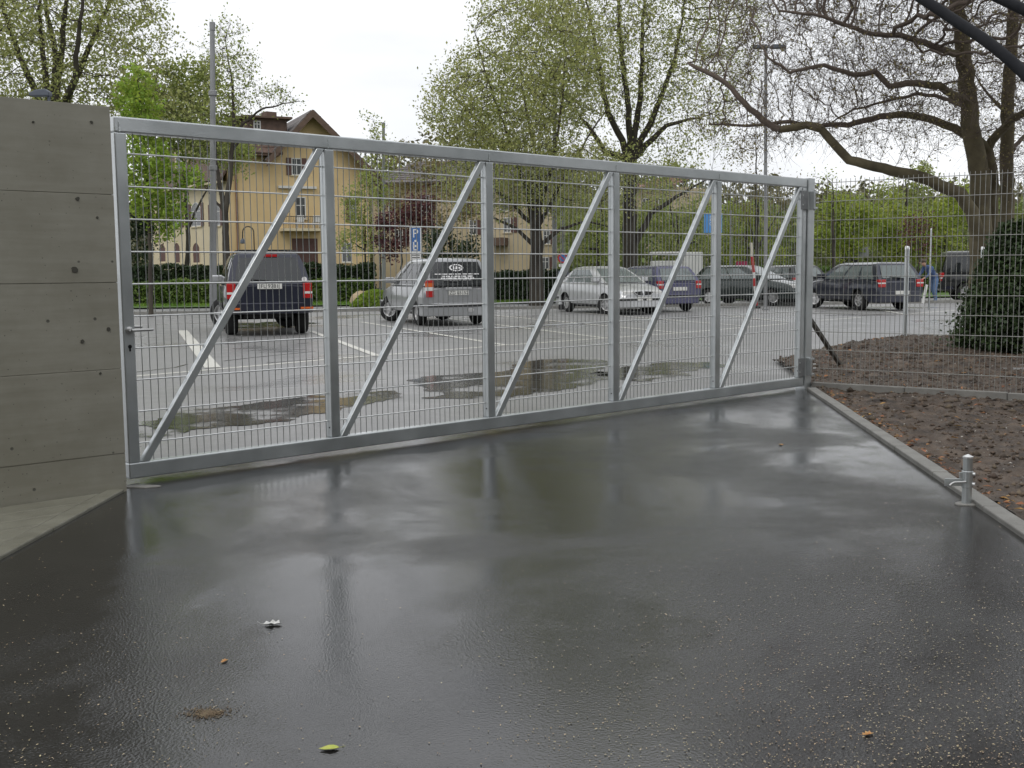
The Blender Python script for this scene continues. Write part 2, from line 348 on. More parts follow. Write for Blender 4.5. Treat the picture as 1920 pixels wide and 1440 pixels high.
# ------------------------------------------------------------------ soil bed with real lumps
def soil_bed():
    rnd = np.random.RandomState(5)
    A = eR[0] + Vector((-dr.y, dr.x, 0)) * 0.1
    fx = np.arange(2.6, 26, 0.075); 
    # fine grid near, clipped by the kerb line
    xs = np.arange(1.2, 11.0, 0.042); ys = np.arange(1.5, 19.0, 0.05)
    X, Y = np.meshgrid(xs, ys)
    def fbm(X, Y, s, o):
        Z = np.zeros_like(X); a = 1.0
        for k in range(o):
            ph = rnd.rand(6) * 6.28; an = rnd.rand(3) * 6.28
            Z += a * sum(np.sin((X * np.cos(q) + Y * np.sin(q)) * s * (1 + 0.37 * j) + ph[j] + 1.7 * np.sin((X * np.sin(q) - Y * np.cos(q)) * s * 0.7 + ph[j + 3])) for j, q in enumerate(an)) / 3
            s *= 1.9; a *= 0.6
        return Z
    Z = -0.008 + 0.016 * fbm(X, Y, 1.2, 2) + 0.022 * fbm(X, Y, 7, 5) + rnd.uniform(-0.011, 0.011, X.shape)
    nx, ny = -dr.y, dr.x                                        # left normal of kerb line points to the bed
    side = (X - eR[0].x) * nx + (Y - eR[0].y) * ny
    back = (GB.x * (X - gp(7.6, 0).x) + GB.y * (Y - gp(7.6, 0).y))
    lim = 5.4 - 0.55 * (X - 3.4)                                # far edge against the car park
    edge_far = np.array([G(1534, 660).y, G(1790, 600).y]); xe = np.array([G(1534, 660).x, G(1790, 600).x])
    yf = edge_far[0] + (edge_far[1] - edge_far[0]) * (X - xe[0]) / (xe[1] - xe[0])
    gl = (X - gp(7.72, 0).x) * GU.x + (Y - gp(7.72, 0).y) * GU.y   # right of the hinge post
    ok = (side > 0.09) & (Y < yf) & ((gl > -0.02) | (back < 0.05))
    ok &= ~((gl < -0.02) & (back > -0.05))
    Z += 0.10 * np.clip((back - 0.4) / 2.0, 0, 1) * np.clip((yf - Y) / 1.5, 0, 1)
    Z += 0.05 * np.clip((back + 0.6) / 0.6, 0, 1)
    cell = ok[:-1, :-1] & ok[1:, :-1] & ok[:-1, 1:] & ok[1:, 1:]
    r, c = np.nonzero(cell); nX = X.shape[1]
    F = np.stack([r * nX + c, r * nX + c + 1, (r + 1) * nX + c + 1, (r + 1) * nX + c], 1)
    used = np.unique(F); rem = -np.ones(X.size, int); rem[used] = np.arange(len(used))
    V = np.stack([X.ravel(), Y.ravel(), Z.ravel()], 1)[used]
    me = arr_mesh('soil_bed', V, rem[F], M_soil, smooth=True)
    o = link('soil_bed', me); tag(o, None, None, None, 'structure')
    return V
SV = soil_bed()
sheet('soil_base', [eR[0] + Vector((-dr.y, dr.x, 0)) * 0.1, eR[0] + dr * 12 + Vector((-dr.y, dr.x, 0)) * 0.1, (30, -6), (30, 20), G(1790, 600), G(1540, 660), gp(7.72, 0.3)], -0.05, M_soil)

M_stone = mat('soil_pebble', (0.24, 0.21, 0.18), (0.55, 0.53, 0.49), rough=0.6, scale=3, world=True, island=0.5)
M_clod = mat('soil_clod', (0.045, 0.032, 0.023), (0.15, 0.112, 0.08), rough=0.85, scale=6, world=True, island=0.3)
M_dead = mat('dead_leaf', (0.30, 0.115, 0.04), (0.42, 0.24, 0.09), rough=0.6, scale=3, world=True, island=0.45, transl=0.15)
def scatter(name, P, mt, smin, smax, seed, flat=0.6, label=None):
    rnd = np.random.RandomState(seed); n = len(P)
    oc = np.array([(1, 0, 0), (-1, 0, 0), (0, 1, 0), (0, -1, 0), (0, 0, 1), (0, 0, -1)], float)
    tri = np.array([(0, 2, 4), (2, 1, 4), (1, 3, 4), (3, 0, 4), (2, 0, 5), (1, 2, 5), (3, 1, 5), (0, 3, 5)])
    s = rnd.uniform(smin, smax, (n, 1, 1)) * rnd.uniform(0.55, 1.3, (n, 1, 3)); s[:, :, 2] *= flat
    jit = rnd.uniform(0.65, 1.25, (n, 6, 1)); a = rnd.uniform(0, 6.28, n); ca, sa = np.cos(a), np.sin(a)
    v = oc[None] * jit * s; x = v[:, :, 0] * ca[:, None] - v[:, :, 1] * sa[:, None]; y = v[:, :, 0] * sa[:, None] + v[:, :, 1] * ca[:, None]
    V = np.stack([x + P[:, None, 0], y + P[:, None, 1], v[:, :, 2] + P[:, None, 2]], 2).reshape(-1, 3)
    F = (tri[None] + np.arange(n)[:, None, None] * 6).reshape(-1, 3)
    o = link(name, arr_mesh(name, V, F, mt, smooth=False)); tag(o, label, None, None, 'stuff'); return o
def leaf_quads(P, smin, smax, seed, tilt=0.35):
    rnd = np.random.RandomState(seed); n = len(P)
    s = rnd.uniform(smin, smax, n); a = rnd.uniform(0, 6.28, n)
    u = np.stack([np.cos(a), np.sin(a), rnd.uniform(-tilt, tilt, n)], 1); v = np.stack([-np.sin(a), np.cos(a), rnd.uniform(-tilt, tilt, n)], 1)
    q = [P - u * s[:, None], P + v * (s * 0.5)[:, None], P + u * s[:, None] * 1.1, P - v * (s * 0.5)[:, None]]
    V = np.stack(q, 1).reshape(-1, 3); V[1::4, 2] += s * 0.25; V[3::4, 2] += s * 0.18
    return V, np.arange(n * 4).reshape(-1, 4)
rs = np.random.RandomState(11)
def pick(n, zoff): return SV[rs.randint(0, len(SV), n)] + np.stack([rs.uniform(-.02, .02, n), rs.uniform(-.02, .02, n), np.full(n, zoff)], 1)
scatter('soil_clods', pick(26000, 0.0), M_clod, 0.005, 0.026, 1, 0.7, 'dark crumbs of wet earth strewn over the soil bed')
scatter('soil_lumps', pick(2600, 0.0), M_clod, 0.018, 0.055, 7, 0.6, 'larger lumps of brown earth lying over the soil bed')
scatter('pebbles', pick(4200, 0.004), M_stone, 0.003, 0.013, 2, 0.6, 'small pale pebbles scattered over the brown soil bed')
V, F = leaf_quads(pick(900, 0.014), 0.010, 0.045, 3)
tag(link('leaf_litter', arr_mesh('leaf_litter', V, F, M_dead)), 'orange brown dead leaves lying on the soil bed', None, None, 'stuff')
# leaves gathered along the kerb
n = 160; k = rs.uniform(0, 6, n) ** 1.0; off = 0.12 + np.abs(rs.normal(0, 0.10, n))
P = np.array([[eR[0].x + dr.x * a - dr.y * b, eR[0].y + dr.y * a + dr.x * b, 0.02] for a, b in zip(k, off)])
V, F = leaf_quads(P, 0.010, 0.03, 4)
tag(link('leaf_litter', arr_mesh('leaf_litter', V, F, M_dead)), 'dead leaves gathered along the grey kerb of the soil bed', None, None, 'stuff')

# bud scales and petals strewn on the wet driveway
M_petal = mat('bud_scale', (0.32, 0.22, 0.12), (0.46, 0.40, 0.26), rough=0.6, scale=2, world=True, island=0.5)
pp = []
while len(pp) < 5200:
    px, py = rs.uniform(-40, 1960), rs.uniform(760, 1500)
    dens = 0.05 + 0.95 * min(1, max(0, (px - 850) / 900)) * min(1, max(0, (py - 800) / 420)) + 0.22 * max(0, (500 - px) / 500)
    if rs.rand() > dens: continue
    p = G(px, py)
    nl = Vector((-dr.y, dr.x, 0)); 
    if (p - eR[0]).dot(nl) > -0.02 or (p - eL[1]).dot(n_l) > -0.03 or GB.dot(p - gp(0, -0.1)) > 0: continue
    if rs.rand() < (py - 700) / 800 * 1.0 * (0.25 + 0.75 * rs.rand()): pp.append((p.x, p.y, 0.0065))
V, F = leaf_quads(np.array(pp), 0.0016, 0.0048, 8, 0.2)
tag(link('petal_litter', arr_mesh('petal_litter', V, F, M_petal)), 'tiny tan bud scales strewn over the wet dark driveway', None, None, 'stuff')

def outline_leaf(name, px, py, size, mt, rz, label, cat, shape, curl=0.25, group=None, z=0.006):
    p = G(px, py, z); mb = MB(); n = len(shape)
    top = [(x * size, y * size, 0.0 * size + curl * size * (abs(y) ** 1.5) + 0.12 * size * x * x) for x, y in shape]
    vs = [(0, 0, 0.0)] + top
    mb.add(vs, [(0, 1 + i, 1 + (i + 1) % n) for i in range(n)])
    lo = [(x, y, z_ - 0.0012) for x, y, z_ in vs]; mb.add(lo, [(0, 1 + (i + 1) % n, 1 + i) for i in range(n)])
    mb.tube([(-0.9 * size, 0, 0.10 * size), (-1.3 * size, 0.12 * size, 0.16 * size), (-1.7 * size, 0.3 * size, 0.34 * size)], [0.03 * size, 0.02 * size, 0.015 * size], 5)
    o = mb.build(name, mt, None, smooth=60); o.location = p; o.rotation_euler = (0, 0, rz)
    return tag(o, label, cat, group)
ovate = [(-1, 0), (-.8, .3), (-.4, .52), (.1, .55), (.5, .4), (.85, .18), (1.15, 0), (.85, -.18), (.5, -.4), (.1, -.55), (-.4, -.52), (-.8, -.3)]
ragged = [(-1, 0), (-.7, .45), (-.3, .3), (0, .6), (.35, .35), (.7, .5), (.8, .1), (1.1, -.1), (.6, -.35), (.2, -.3), (-.1, -.55), (-.5, -.35)]
outline_leaf('fallen_leaf', 618, 1404, 0.026, mat('yellow_green_leaf', (0.38, 0.45, 0.06), (0.48, 0.5, 0.10), rough=0.45, scale=60), 3.3, 'fresh yellow green leaf lying on the wet driveway', 'leaf', ovate, 0.5)
outline_leaf('fallen_leaf', 421, 1240, 0.016, mat('orange_leaf', (0.42, 0.16, 0.04), (0.55, 0.34, 0.12), rough=0.5, scale=80), 1.2, 'small curled orange brown leaf beside the white scrap on the driveway', 'leaf', ragged, 0.9)
outline_leaf('fallen_leaf', 1627, 1377, 0.018, bpy.data.materials['orange_leaf'], 0.4, 'curled orange leaf on the driveway amid strewn bud scales', 'leaf', ragged, 0.8)
outline_leaf('fallen_leaf', 1464, 834, 0.024, bpy.data.materials['orange_leaf'], 2.0, 'brown leaf far out on the driveway near the hinge end of the gate', 'leaf', ovate, 0.6)
outline_leaf('paper_scrap', 511, 1171, 0.033, mat('white_paper', (0.72, 0.72, 0.70), (0.5, 0.5, 0.48), rough=0.7, scale=50), 0.15, 'crumpled white paper scrap on the wet driveway', 'paper', ragged, 0.9)
dp = G(390, 1340); rnd = np.random.RandomState(4); n = 1500
ang = rnd.uniform(0, 6.28, n); rad = np.abs(rnd.normal(0, 0.5, n))
P = np.stack([dp.x + 0.085 * rad * np.cos(ang), dp.y + 0.06 * rad * np.sin(ang), np.full(n, 0.006)], 1)
scatter('dirt_patch', P, mat('dried_mud', (0.12, 0.085, 0.05), (0.22, 0.17, 0.11), rough=0.9, scale=30, world=True, island=0.4), 0.0007, 0.0036, 6, 0.4, 'small patch of brown mud crumbs on the driveway')

# ------------------------------------------------------------------ board-marked concrete wall
def concrete():
    mt, nt = _mat('board_marked_concrete'); L = nt.links.new
    out = N(nt, 'ShaderNodeOutputMaterial'); b = N(nt, 'ShaderNodeBsdfPrincipled', _Roughness=0.75)
    co = N(nt, 'ShaderNodeNewGeometry').outputs['Position']
    n1 = N(nt, 'ShaderNodeTexNoise', _Scale=1.6, _Detail=7.0, _Roughness=0.65); L(co, n1.inputs[0])
    mp = N(nt, 'ShaderNodeMapping'); mp.inputs['Scale'].default_value = (1.5, 1.5, 16); L(co, mp.inputs[0])
    n2 = N(nt, 'ShaderNodeTexNoise', _Scale=1.5, _Detail=6.0, _Roughness=0.6); L(mp.outputs[0], n2.inputs[0])
    v = N(nt, 'ShaderNodeTexVoronoi', _Scale=6.5, _Randomness=1.0); L(co, v.inputs['Vector'])
    hole = N(nt, 'ShaderNodeMapRange'); hole.inputs[1].default_value = 0.045; hole.inputs[2].default_value = 0.075; L(v.outputs['Distance'], hole.inputs[0])
    v2 = N(nt, 'ShaderNodeTexVoronoi', _Scale=24.0); L(co, v2.inputs['Vector'])
    h2 = N(nt, 'ShaderNodeMapRange'); h2.inputs[1].default_value = 0.05; h2.inputs[2].default_value = 0.09; L(v2.outputs['Distance'], h2.inputs[0])
    sel = N(nt, 'ShaderNodeMapRange'); sel.inputs[1].default_value = 0.5; sel.inputs[2].default_value = 0.62; L(n1.outputs[0], sel.inputs[0])
    h2s = N(nt, 'ShaderNodeMath', operation='MAXIMUM'); L(h2.outputs[0], h2s.inputs[0]); L(sel.outputs[0], h2s.inputs[1])
    hm = N(nt, 'ShaderNodeMath', operation='MULTIPLY'); L(hole.outputs[0], hm.inputs[0]); L(h2s.outputs[0], hm.inputs[1])
    mx = N(nt, 'ShaderNodeMix', data_type='RGBA'); mx.inputs[6].default_value = (0.235, 0.225, 0.178, 1); mx.inputs[7].default_value = (0.33, 0.32, 0.268, 1)
    a = N(nt, 'ShaderNodeMath', operation='MULTIPLY_ADD'); a.inputs[1].default_value = 0.35; L(n2.outputs[0], a.inputs[0])
    q = N(nt, 'ShaderNodeMath', operation='MULTIPLY'); q.inputs[1].default_value = 0.75; L(n1.outputs[0], q.inputs[0]); L(q.outputs[0], a.inputs[2])
    r = N(nt, 'ShaderNodeMapRange'); r.inputs[1].default_value = 0.4; r.inputs[2].default_value = 0.72; L(a.outputs[0], r.inputs[0]); L(r.outputs[0], mx.inputs[0])
    m2 = N(nt, 'ShaderNodeMix', data_type='RGBA'); m2.inputs[6].default_value = (0.10, 0.097, 0.08, 1); L(hm.outputs[0], m2.inputs[0]); L(mx.outputs[2], m2.inputs[7])
    L(m2.outputs[2], b.inputs['Base Color'])
    bp = N(nt, 'ShaderNodeBump', _Strength=0.3, _Distance=0.008); ad = N(nt, 'ShaderNodeMath', operation='MULTIPLY_ADD'); ad.inputs[1].default_value = 0.35
    L(n2.outputs[0], ad.inputs[0]); L(hm.outputs[0], ad.inputs[2]); L(ad.outputs[0], bp.inputs['Height']); L(bp.outputs[0], b.inputs['Normal'])
    L(b.outputs[0], out.inputs[0]); return mt
M_conc = concrete()
wall = empty('concrete_wall', wb_, math.atan2(wdv.y, wdv.x), 'board-marked grey concrete wall beside the latch end of the gate', 'wall')
wl_n = Matrix.Rotation(-math.atan2(wdv.y, wdv.x), 3, 'Z') @ wn      # front normal in wall coordinates
sgn = 1 if wl_n.y > 0 else -1
zs = [-0.3, 0.235, 0.745, 1.26, 1.775, 2.285]
for i in range(5):
    f = (0.0, 0.0018, 0.0006, 0.002, 0.0010)[i]
    y0, y1 = sorted((sgn * (0.0 + f), -sgn * 0.28))
    MB().box(0.0, 6.5, y0, y1, zs[i] + (0.0012 if i else 0), zs[i + 1] - 0.0012).build('concrete_course', M_conc, wall, bevel=0.002)
y0, y1 = sorted((-sgn * 0.006, -sgn * 0.27)); MB().box(0.008, 6.49, y0, y1, -0.25, 2.27).build('concrete_core', M_conc, wall)
M_hole = mat('tie_hole', (0.075, 0.072, 0.058), rough=0.9)
for px, py, r in ((139, 506, 0.020), (203, 617, 0.012), (145, 373, 0.013), (154, 640, 0.012), (171, 229, 0.009), (188, 700, 0.008), (62, 229, 0.007), (182, 408, 0.008)):
    rr = ray(px, py); k = (wb_ - CAM).dot(wn) / rr.dot(wn); P = CAM + rr * k
    lp = Matrix.Rotation(-math.atan2(wdv.y, wdv.x), 3, 'Z') @ (P - wb_)
    rnd_ = random.Random(px); mb = MB(); nn = 11
    poly = [(lp.x + r * rnd_.uniform(.7, 1.15) * math.cos(6.283 * j / nn), lp.z + r * rnd_.uniform(.7, 1.1) * math.sin(6.283 * j / nn)) for j in range(nn)]
    mb.prism(poly, lambda p, kk: (p[0], sgn * (0.0055 if kk == 0 else -0.004), p[1]))
    mb.build('tie_hole', M_hole, wall)
# ------------------------------------------------------------------ galvanised swing gate
M_galv = mat('galvanised_steel', (0.52, 0.55, 0.555), (0.65, 0.68, 0.685), rough=0.36, metal=0.92, scale=3.0, world=True, rough2=0.48, detail=7, bump=0.05, bscale=90, lo=0.3, hi=0.7, coat=0.55)
M_wire = mat('galvanised_wire', (0.72, 0.73, 0.72), (0.84, 0.85, 0.84), rough=0.30, metal=0.8, scale=20, world=True)
M_vwire = mat('galvanised_thin_wire', (0.30, 0.31, 0.30), (0.38, 0.39, 0.38), rough=0.4, metal=0.75, scale=20, world=True)
M_dark = mat('dark_hole', (0.01, 0.01, 0.01), rough=0.8)
M_brush = mat('brushed_steel', (0.55, 0.55, 0.54), rough=0.28, metal=0.9)
GZ = 0.032; GH = 2.23; PW = 0.076; PIT = 1.5; RB, RT, TD = 0.099, 0.094, 0.08
gate = empty('swing_gate', gp(0, 0, GZ), GA, 'wide galvanised steel gate with wire mesh panels and diagonal braces', 'gate')
def member(name, x0, x1, y0, y1, z0, z1, bev=0.009, mt=None, par=None):
    return MB().box(x0, x1, y0, y1, z0, z1).build(name, mt or M_galv, par or gate, bevel=bev)
member('bottom_rail', 0, 7.5 + PW, 0, TD, 0, RB); member('top_rail', 0, 7.5 + PW, 0, TD, GH - RT, GH)
for i in range(6): member('upright', i * PIT, i * PIT + PW, 0.0015, TD - 0.0015, RB, GH - RT)
vm = MB().tube([(0, 0, RB - 0.02), (0, 0, GH - RT + 0.02)], 0.0031, 6).mesh('vertical_wire', 60); vm.materials.append(M_vwire)
hm = MB().tube([(0.005, 0, 0), (PIT - PW - 0.012, 0, 0)], 0.0050, 8).add([], []).mesh('horizontal_wire', 60); hm.materials.append(M_wire)
st = MB().tube([(0, 0, 0), (0.006, 0, 0), (0.010, 0, 0)], [0.0075, 0.0075, 0.004], 8).mesh('wire_stud', 60); st.materials.append(M_wire)
br = None
for n_ in range(5):
    s0 = n_ * PIT + PW
    for k in range(29):
        o = link('vertical_wire', vm, gate); o.location = (s0 + 0.012 + 0.05 * k, 0.0575, 0)
    for k in range(10):
        o = link('horizontal_wire', hm, gate); o.location = (s0, 0.050, 0.215 + 0.2 * k - 0.0)
        o2 = link('wire_stud', st, gate); o2.location = (s0 + PIT - PW - 0.014, 0.050, 0.215 + 0.2 * k)
    a = n_ * PIT
    if br is None:
        br = MB().prism([(PW, RB), (PW + 0.062, RB), (PIT, GH - RT), (PIT - 0.062, GH - RT)], lambda p, k: (p[0], 0.002 if k == 0 else 0.0445, p[1])).mesh('diagonal_brace')
        br.materials.append(M_galv)
    o = link('diagonal_brace', br, gate); o.location = (a, 0, 0)
    bv = o.modifiers.new('edge', 'BEVEL'); bv.width = 0.006; bv.segments = 3
    d = MB().tube([(0, 0, 0), (-0.003, 0, 0)], 0.006, 8).build('drain_hole', M_dark, gate); d.location = ((n_ + 1) * PIT + 0.0005, 0.03, RB + 0.07)
    # weld blobs where the uprights meet the top rail
    mb = MB(); rw = random.Random(n_)
    for q in range(7): mb.tube([(-0.004, -0.0015, -0.03 + q * 0.009), (0.006 * rw.random(), 0.003, -0.026 + q * 0.009)], 0.004 + 0.002 * rw.random(), 6)
    mb.build('weld_seam', M_galv, gate, smooth=60).location = (n_ * PIT + PW * 0.4, 0.0, GH - 0.06)
# latch: lever handle, rose, key hole
lk = MB().lathe([(0.024, 0), (0.024, 0.007), (0.014, 0.010), (0.010, 0.045), (0.0, 0.046)], 16, Matrix.Translation((0.038, 0, 0.93)) @ Matrix.Rotation(math.pi / 2, 4, 'X')).build('lever_rose', M_brush, gate, smooth=True)
MB().tube([(0.036, -0.043, 0.93), (0.075, -0.045, 0.931), (0.165, -0.046, 0.931), (0.175, -0.040, 0.931)], [0.011, 0.0095, 0.0095, 0.006], 10).build('lever_handle', M_brush, gate, smooth=60)
MB().tube([(0.045, TD + 0.03, 0.945), (0.17, TD + 0.03, 0.945)], 0.0095, 10).build('lever_handle', M_brush, gate, smooth=60)
MB().lathe([(0.012, 0), (0.012, 0.002)], 14, Matrix.Translation((0.038, -0.0005, 0.83)) @ Matrix.Rotation(math.pi / 2, 4, 'X')).box(0.033, 0.043, -0.0025, 0, 0.800, 0.83).build('key_hole', M_dark, gate)
# hinges: plate on the gate, bracket on the post
M_plate = mat('hinge_plate_steel', (0.26, 0.27, 0.275), (0.33, 0.34, 0.345), rough=0.5, metal=0.6, scale=14, world=True)
for z in (0.11, 1.90):
    hp = member('hinge_plate', 7.452, 7.573, -0.014, -0.001, z, z + 0.20, 0.003, M_plate)
    mb = MB()
    for q in range(2): mb.tube([(7.452 + 0.02, -0.014, z + 0.05 + 0.1 * q), (7.452 + 0.02, -0.022, z + 0.05 + 0.1 * q)], 0.008, 6)
    o = mb.build('hinge_bolt', M_galv, hp)
hpst = empty('hinge_post', gp(7.586, -0.012), GA, 'square galvanised post carrying the gate hinges', 'post')
MB().box(0, 0.122, 0, 0.122, -0.3, GH + GZ).build('post_shaft', M_galv, hpst, bevel=0.006)
MB().box(-0.001, 0.123, -0.001, 0.123, GH + GZ, GH + GZ + 0.006).build('post_cap', M_galv, hpst)
for z in (0.15, 1.94):
    bk = MB().box(0.018, 0.104, -0.022, -0.001, z, z + 0.19).box(0.018, 0.030, -0.060, -0.022, z, z + 0.19).box(0.030, 0.085, -0.060, -0.022, z + 0.165, z + 0.19).box(0.030, 0.085, -0.060, -0.022, z, z + 0.022).build('hinge_bracket', M_galv, hpst, bevel=0.003)
    MB().tube([(0.055, -0.041, z - 0.015), (0.055, -0.041, z + 0.205)], 0.012, 10).build('hinge_pin', M_brush, bk, smooth=60)
    for q in (0.07, 0.115):
        MB().tube([(0.10, -0.028, z + q), (0.150, -0.028, z + q)], 0.008, 8).build('bolt', M_wire, bk)

# ------------------------------------------------------------------ wire mesh fence to the right of the post
FA = math.atan2(10.80 - 12.02, 5.03 - 3.32)
f0 = gp(7.74, 0.05); fence = empty('mesh_fence', f0, FA, 'tall grey wire mesh fence panel running off from the hinge post', 'fence')
M_fw = mat('fence_wire', (0.34, 0.34, 0.32), (0.42, 0.42, 0.40), rough=0.4, metal=0.55, scale=20, world=True)
FLN = 5.0
fh = MB().tube([(0, 0, 0), (FLN, 0, 0)], 0.0040, 6).mesh('horizontal_wire', 60); fh.materials.append(M_fw)
fv = MB().tube([(0, 0, 0.02), (0, 0, 2.255)], 0.0030, 6).mesh('vertical_wire', 60); fv.materials.append(M_fw)
for k in range(12): link('horizontal_wire', fh, fence).location = (0, -0.006, 0.02 + 0.2 * k)
for k in range(int(FLN / 0.05)): link('vertical_wire', fv, fence).location = (0.025 + 0.05 * k, 0.0, 0)
MB().box(4.98, 5.04, 0.006, 0.046, -0.4, 2.26).build('fence_post', M_galv, fence, bevel=0.003)
fb = edging('fence_edging', f0 + Vector((math.cos(FA), math.sin(FA), 0)) * 0.06, f0 + Vector((math.cos(FA), math.sin(FA), 0)) * 8.1, 0.06, -0.25, 0.065, -1, M_kerb)

# raking prop behind the hinge post
a, b = gp(7.66, 0.14, 0.95), G(1584, 690); b.z = -0.05
o = MB().box(-0.022, 0.022, -0.022, 0.022, 0, (b - a).length).build('raking_prop', mat('weathered_timber', (0.075, 0.07, 0.06), (0.12, 0.115, 0.10), rough=0.8, scale=10, stretch=(1, 1, 0.1)), None, bevel=0.003)
o.location = a; o.rotation_euler = (b - a).to_track_quat('Z', 'Y').to_euler(); tag(o, 'dark timber prop leaning from the hinge post down to the soil', 'prop')

# ------------------------------------------------------------------ floor catch for the open gate
cp = G(1812, 947); root = empty('gate_catch', cp, 0.0, 'short galvanised gate catch post standing on the kerb by the soil bed', 'gate catch')
MB().tube([(0, 0, -0.1), (0, 0, 0.265)], 0.026, 20).build('post_shaft', M_galv, root, smooth=60)
MB().lathe([(0.028, 0.263), (0.028, 0.272), (0.0, 0.286)], 20).build('post_cap', M_wire, root, smooth=True)
MB().lathe([(0.0285, 0.10), (0.0305, 0.102), (0.0305, 0.190), (0.0285, 0.192)], 20).build('sleeve', M_galv, root, smooth=True)
MB().box(-0.125, -0.026, -0.004, 0.004, 0.108, 0.150).box(-0.045, -0.026, -0.004, 0.004, 0.150, 0.185).build('catch_arm', M_galv, root, bevel=0.002)
MB().tube([(-0.02, -0.028, 0.135), (-0.085, -0.034, 0.134), (-0.100, -0.038, 0.128), (-0.115, -0.044, 0.118)], [0.007, 0.007, 0.007, 0.006], 8).build('catch_hook', M_brush, root, smooth=60)
for z in (0.122, 0.178): MB().tube([(0.022, -0.02, z), (0.032, -0.028, z)], 0.009, 6).build('bolt', M_wire, root)
pl = MB(); nn = 14; rw = random.Random(2)
pl.prism([(0.062 * rw.uniform(.8, 1.15) * math.cos(6.283 * j / nn), 0.055 * rw.uniform(.8, 1.15) * math.sin(6.283 * j / nn)) for j in range(nn)], lambda p, k: (p[0], p[1], 0.012 if k == 0 else -0.05))
pl.build('footing', M_kerb, root, bevel=0.004)
# mortar pad at the foot of the gate by the wall
mp_ = G(262, 914); pl = MB(); rw = random.Random(7)
pl.prism([(0.14 * rw.uniform(.8, 1.15) * math.cos(6.283 * j / 16), 0.045 * rw.uniform(.7, 1.2) * math.sin(6.283 * j / 16)) for j in range(16)], lambda p, k: (p[0], p[1], 0.010 if k == 0 else -0.02))
o = pl.build('mortar_patch', M_kerb, None, bevel=0.004); o.location = mp_; tag(o, None, None, None, 'structure')

# ------------------------------------------------------------------ hanging cables close overhead
M_cable = mat('black_cable', (0.008, 0.009, 0.012), (0.014, 0.015, 0.018), rough=0.7, scale=30, spec=0.15)
def cable(pxs, Y, r, label):
    pts = [DP(x, y, Y + dy) for x, y, dy in pxs]
    fine = []
    for i in range(len(pts) - 1):
        p0, p1, p2, p3 = pts[max(i - 1, 0)], pts[i], pts[i + 1], pts[min(i + 2, len(pts) - 1)]
        for k in range(6):
            t = k / 6; fine.append(0.5 * ((2 * p1) + (p2 - p0) * t + (2 * p0 - 5 * p1 + 4 * p2 - p3) * t * t + (3 * p1 - p0 - 3 * p2 + p3) * t ** 3))
    fine.append(pts[-1]); o0 = fine[0]
    o = MB().tube([p - o0 for p in fine], r, 10).build('overhead_cable', M_cable, None, smooth=60); o.location = o0
    tag(o, label, 'cable', 'overhead cables')
cable([(1560, -110, 1.2), (1640, -55, 0.8), (1720, -8, 0.4), (1790, 38, 0.2), (1860, 85, 0.0), (1935, 152, -0.2), (2040, 270, -0.5)], 3.2, 0.0165, 'thick black cable sagging across the upper corner before the trees')
cable([(1760, -60, 0.8), (1830, -25, 0.4), (1890, 4, 0.2), (1960, 36, 0.0), (2080, 80, -0.4)], 3.6, 0.018, 'short stretch of black cable cutting the upper right corner')
# ------------------------------------------------------------------ trees
def leafmat(name, c1, c2, isl=0.35, tr=0.45): return mat(name, c1, c2, rough=0.55, scale=0.6, world=True, island=isl, transl=tr, lo=0.3, hi=0.7)
M_bark_dk = mat('dark_bark', (0.035, 0.030, 0.024), (0.075, 0.065, 0.05), rough=0.9, scale=3, world=True, bump=0.6, bscale=18, stretch=(1, 1, 0.3))
M_bark_ol = mat('plane_bark', (0.085, 0.07, 0.042), (0.17, 0.145, 0.085), rough=0.85, scale=2.2, world=True, bump=0.4, bscale=12, detail=6)
M_twig_br = mat('brown_twig', (0.11, 0.085, 0.07), (0.17, 0.135, 0.11), rough=0.9, scale=0.5, world=True)
M_twig_dk = mat('dark_twig', (0.05, 0.042, 0.033), (0.085, 0.07, 0.055), rough=0.9, scale=0.5, world=True)
LF_olive = leafmat('spring_leaf_olive', (0.36, 0.40, 0.13), (0.50, 0.51, 0.22), tr=0.62)
LF_brown = leafmat('spring_leaf_bronze', (0.22, 0.18, 0.08), (0.32, 0.28, 0.12))
LF_fresh = leafmat('fresh_leaf', (0.22, 0.34, 0.035), (0.34, 0.45, 0.07))
LF_light = leafmat('pale_green_leaf', (0.30, 0.36, 0.09), (0.42, 0.46, 0.16), tr=0.5)
LF_lime = leafmat('lime_leaf', (0.26, 0.34, 0.05), (0.40, 0.45, 0.09), tr=0.5)
LF_purple = leafmat('purple_leaf', (0.10, 0.035, 0.045), (0.17, 0.06, 0.06), tr=0.25)
LF_dark = leafmat('dark_evergreen', (0.022, 0.045, 0.016), (0.045, 0.075, 0.02), tr=0.1)
LF_hedge = leafmat('clipped_hedge_leaf', (0.10, 0.17, 0.03), (0.17, 0.25, 0.05), tr=0.25)

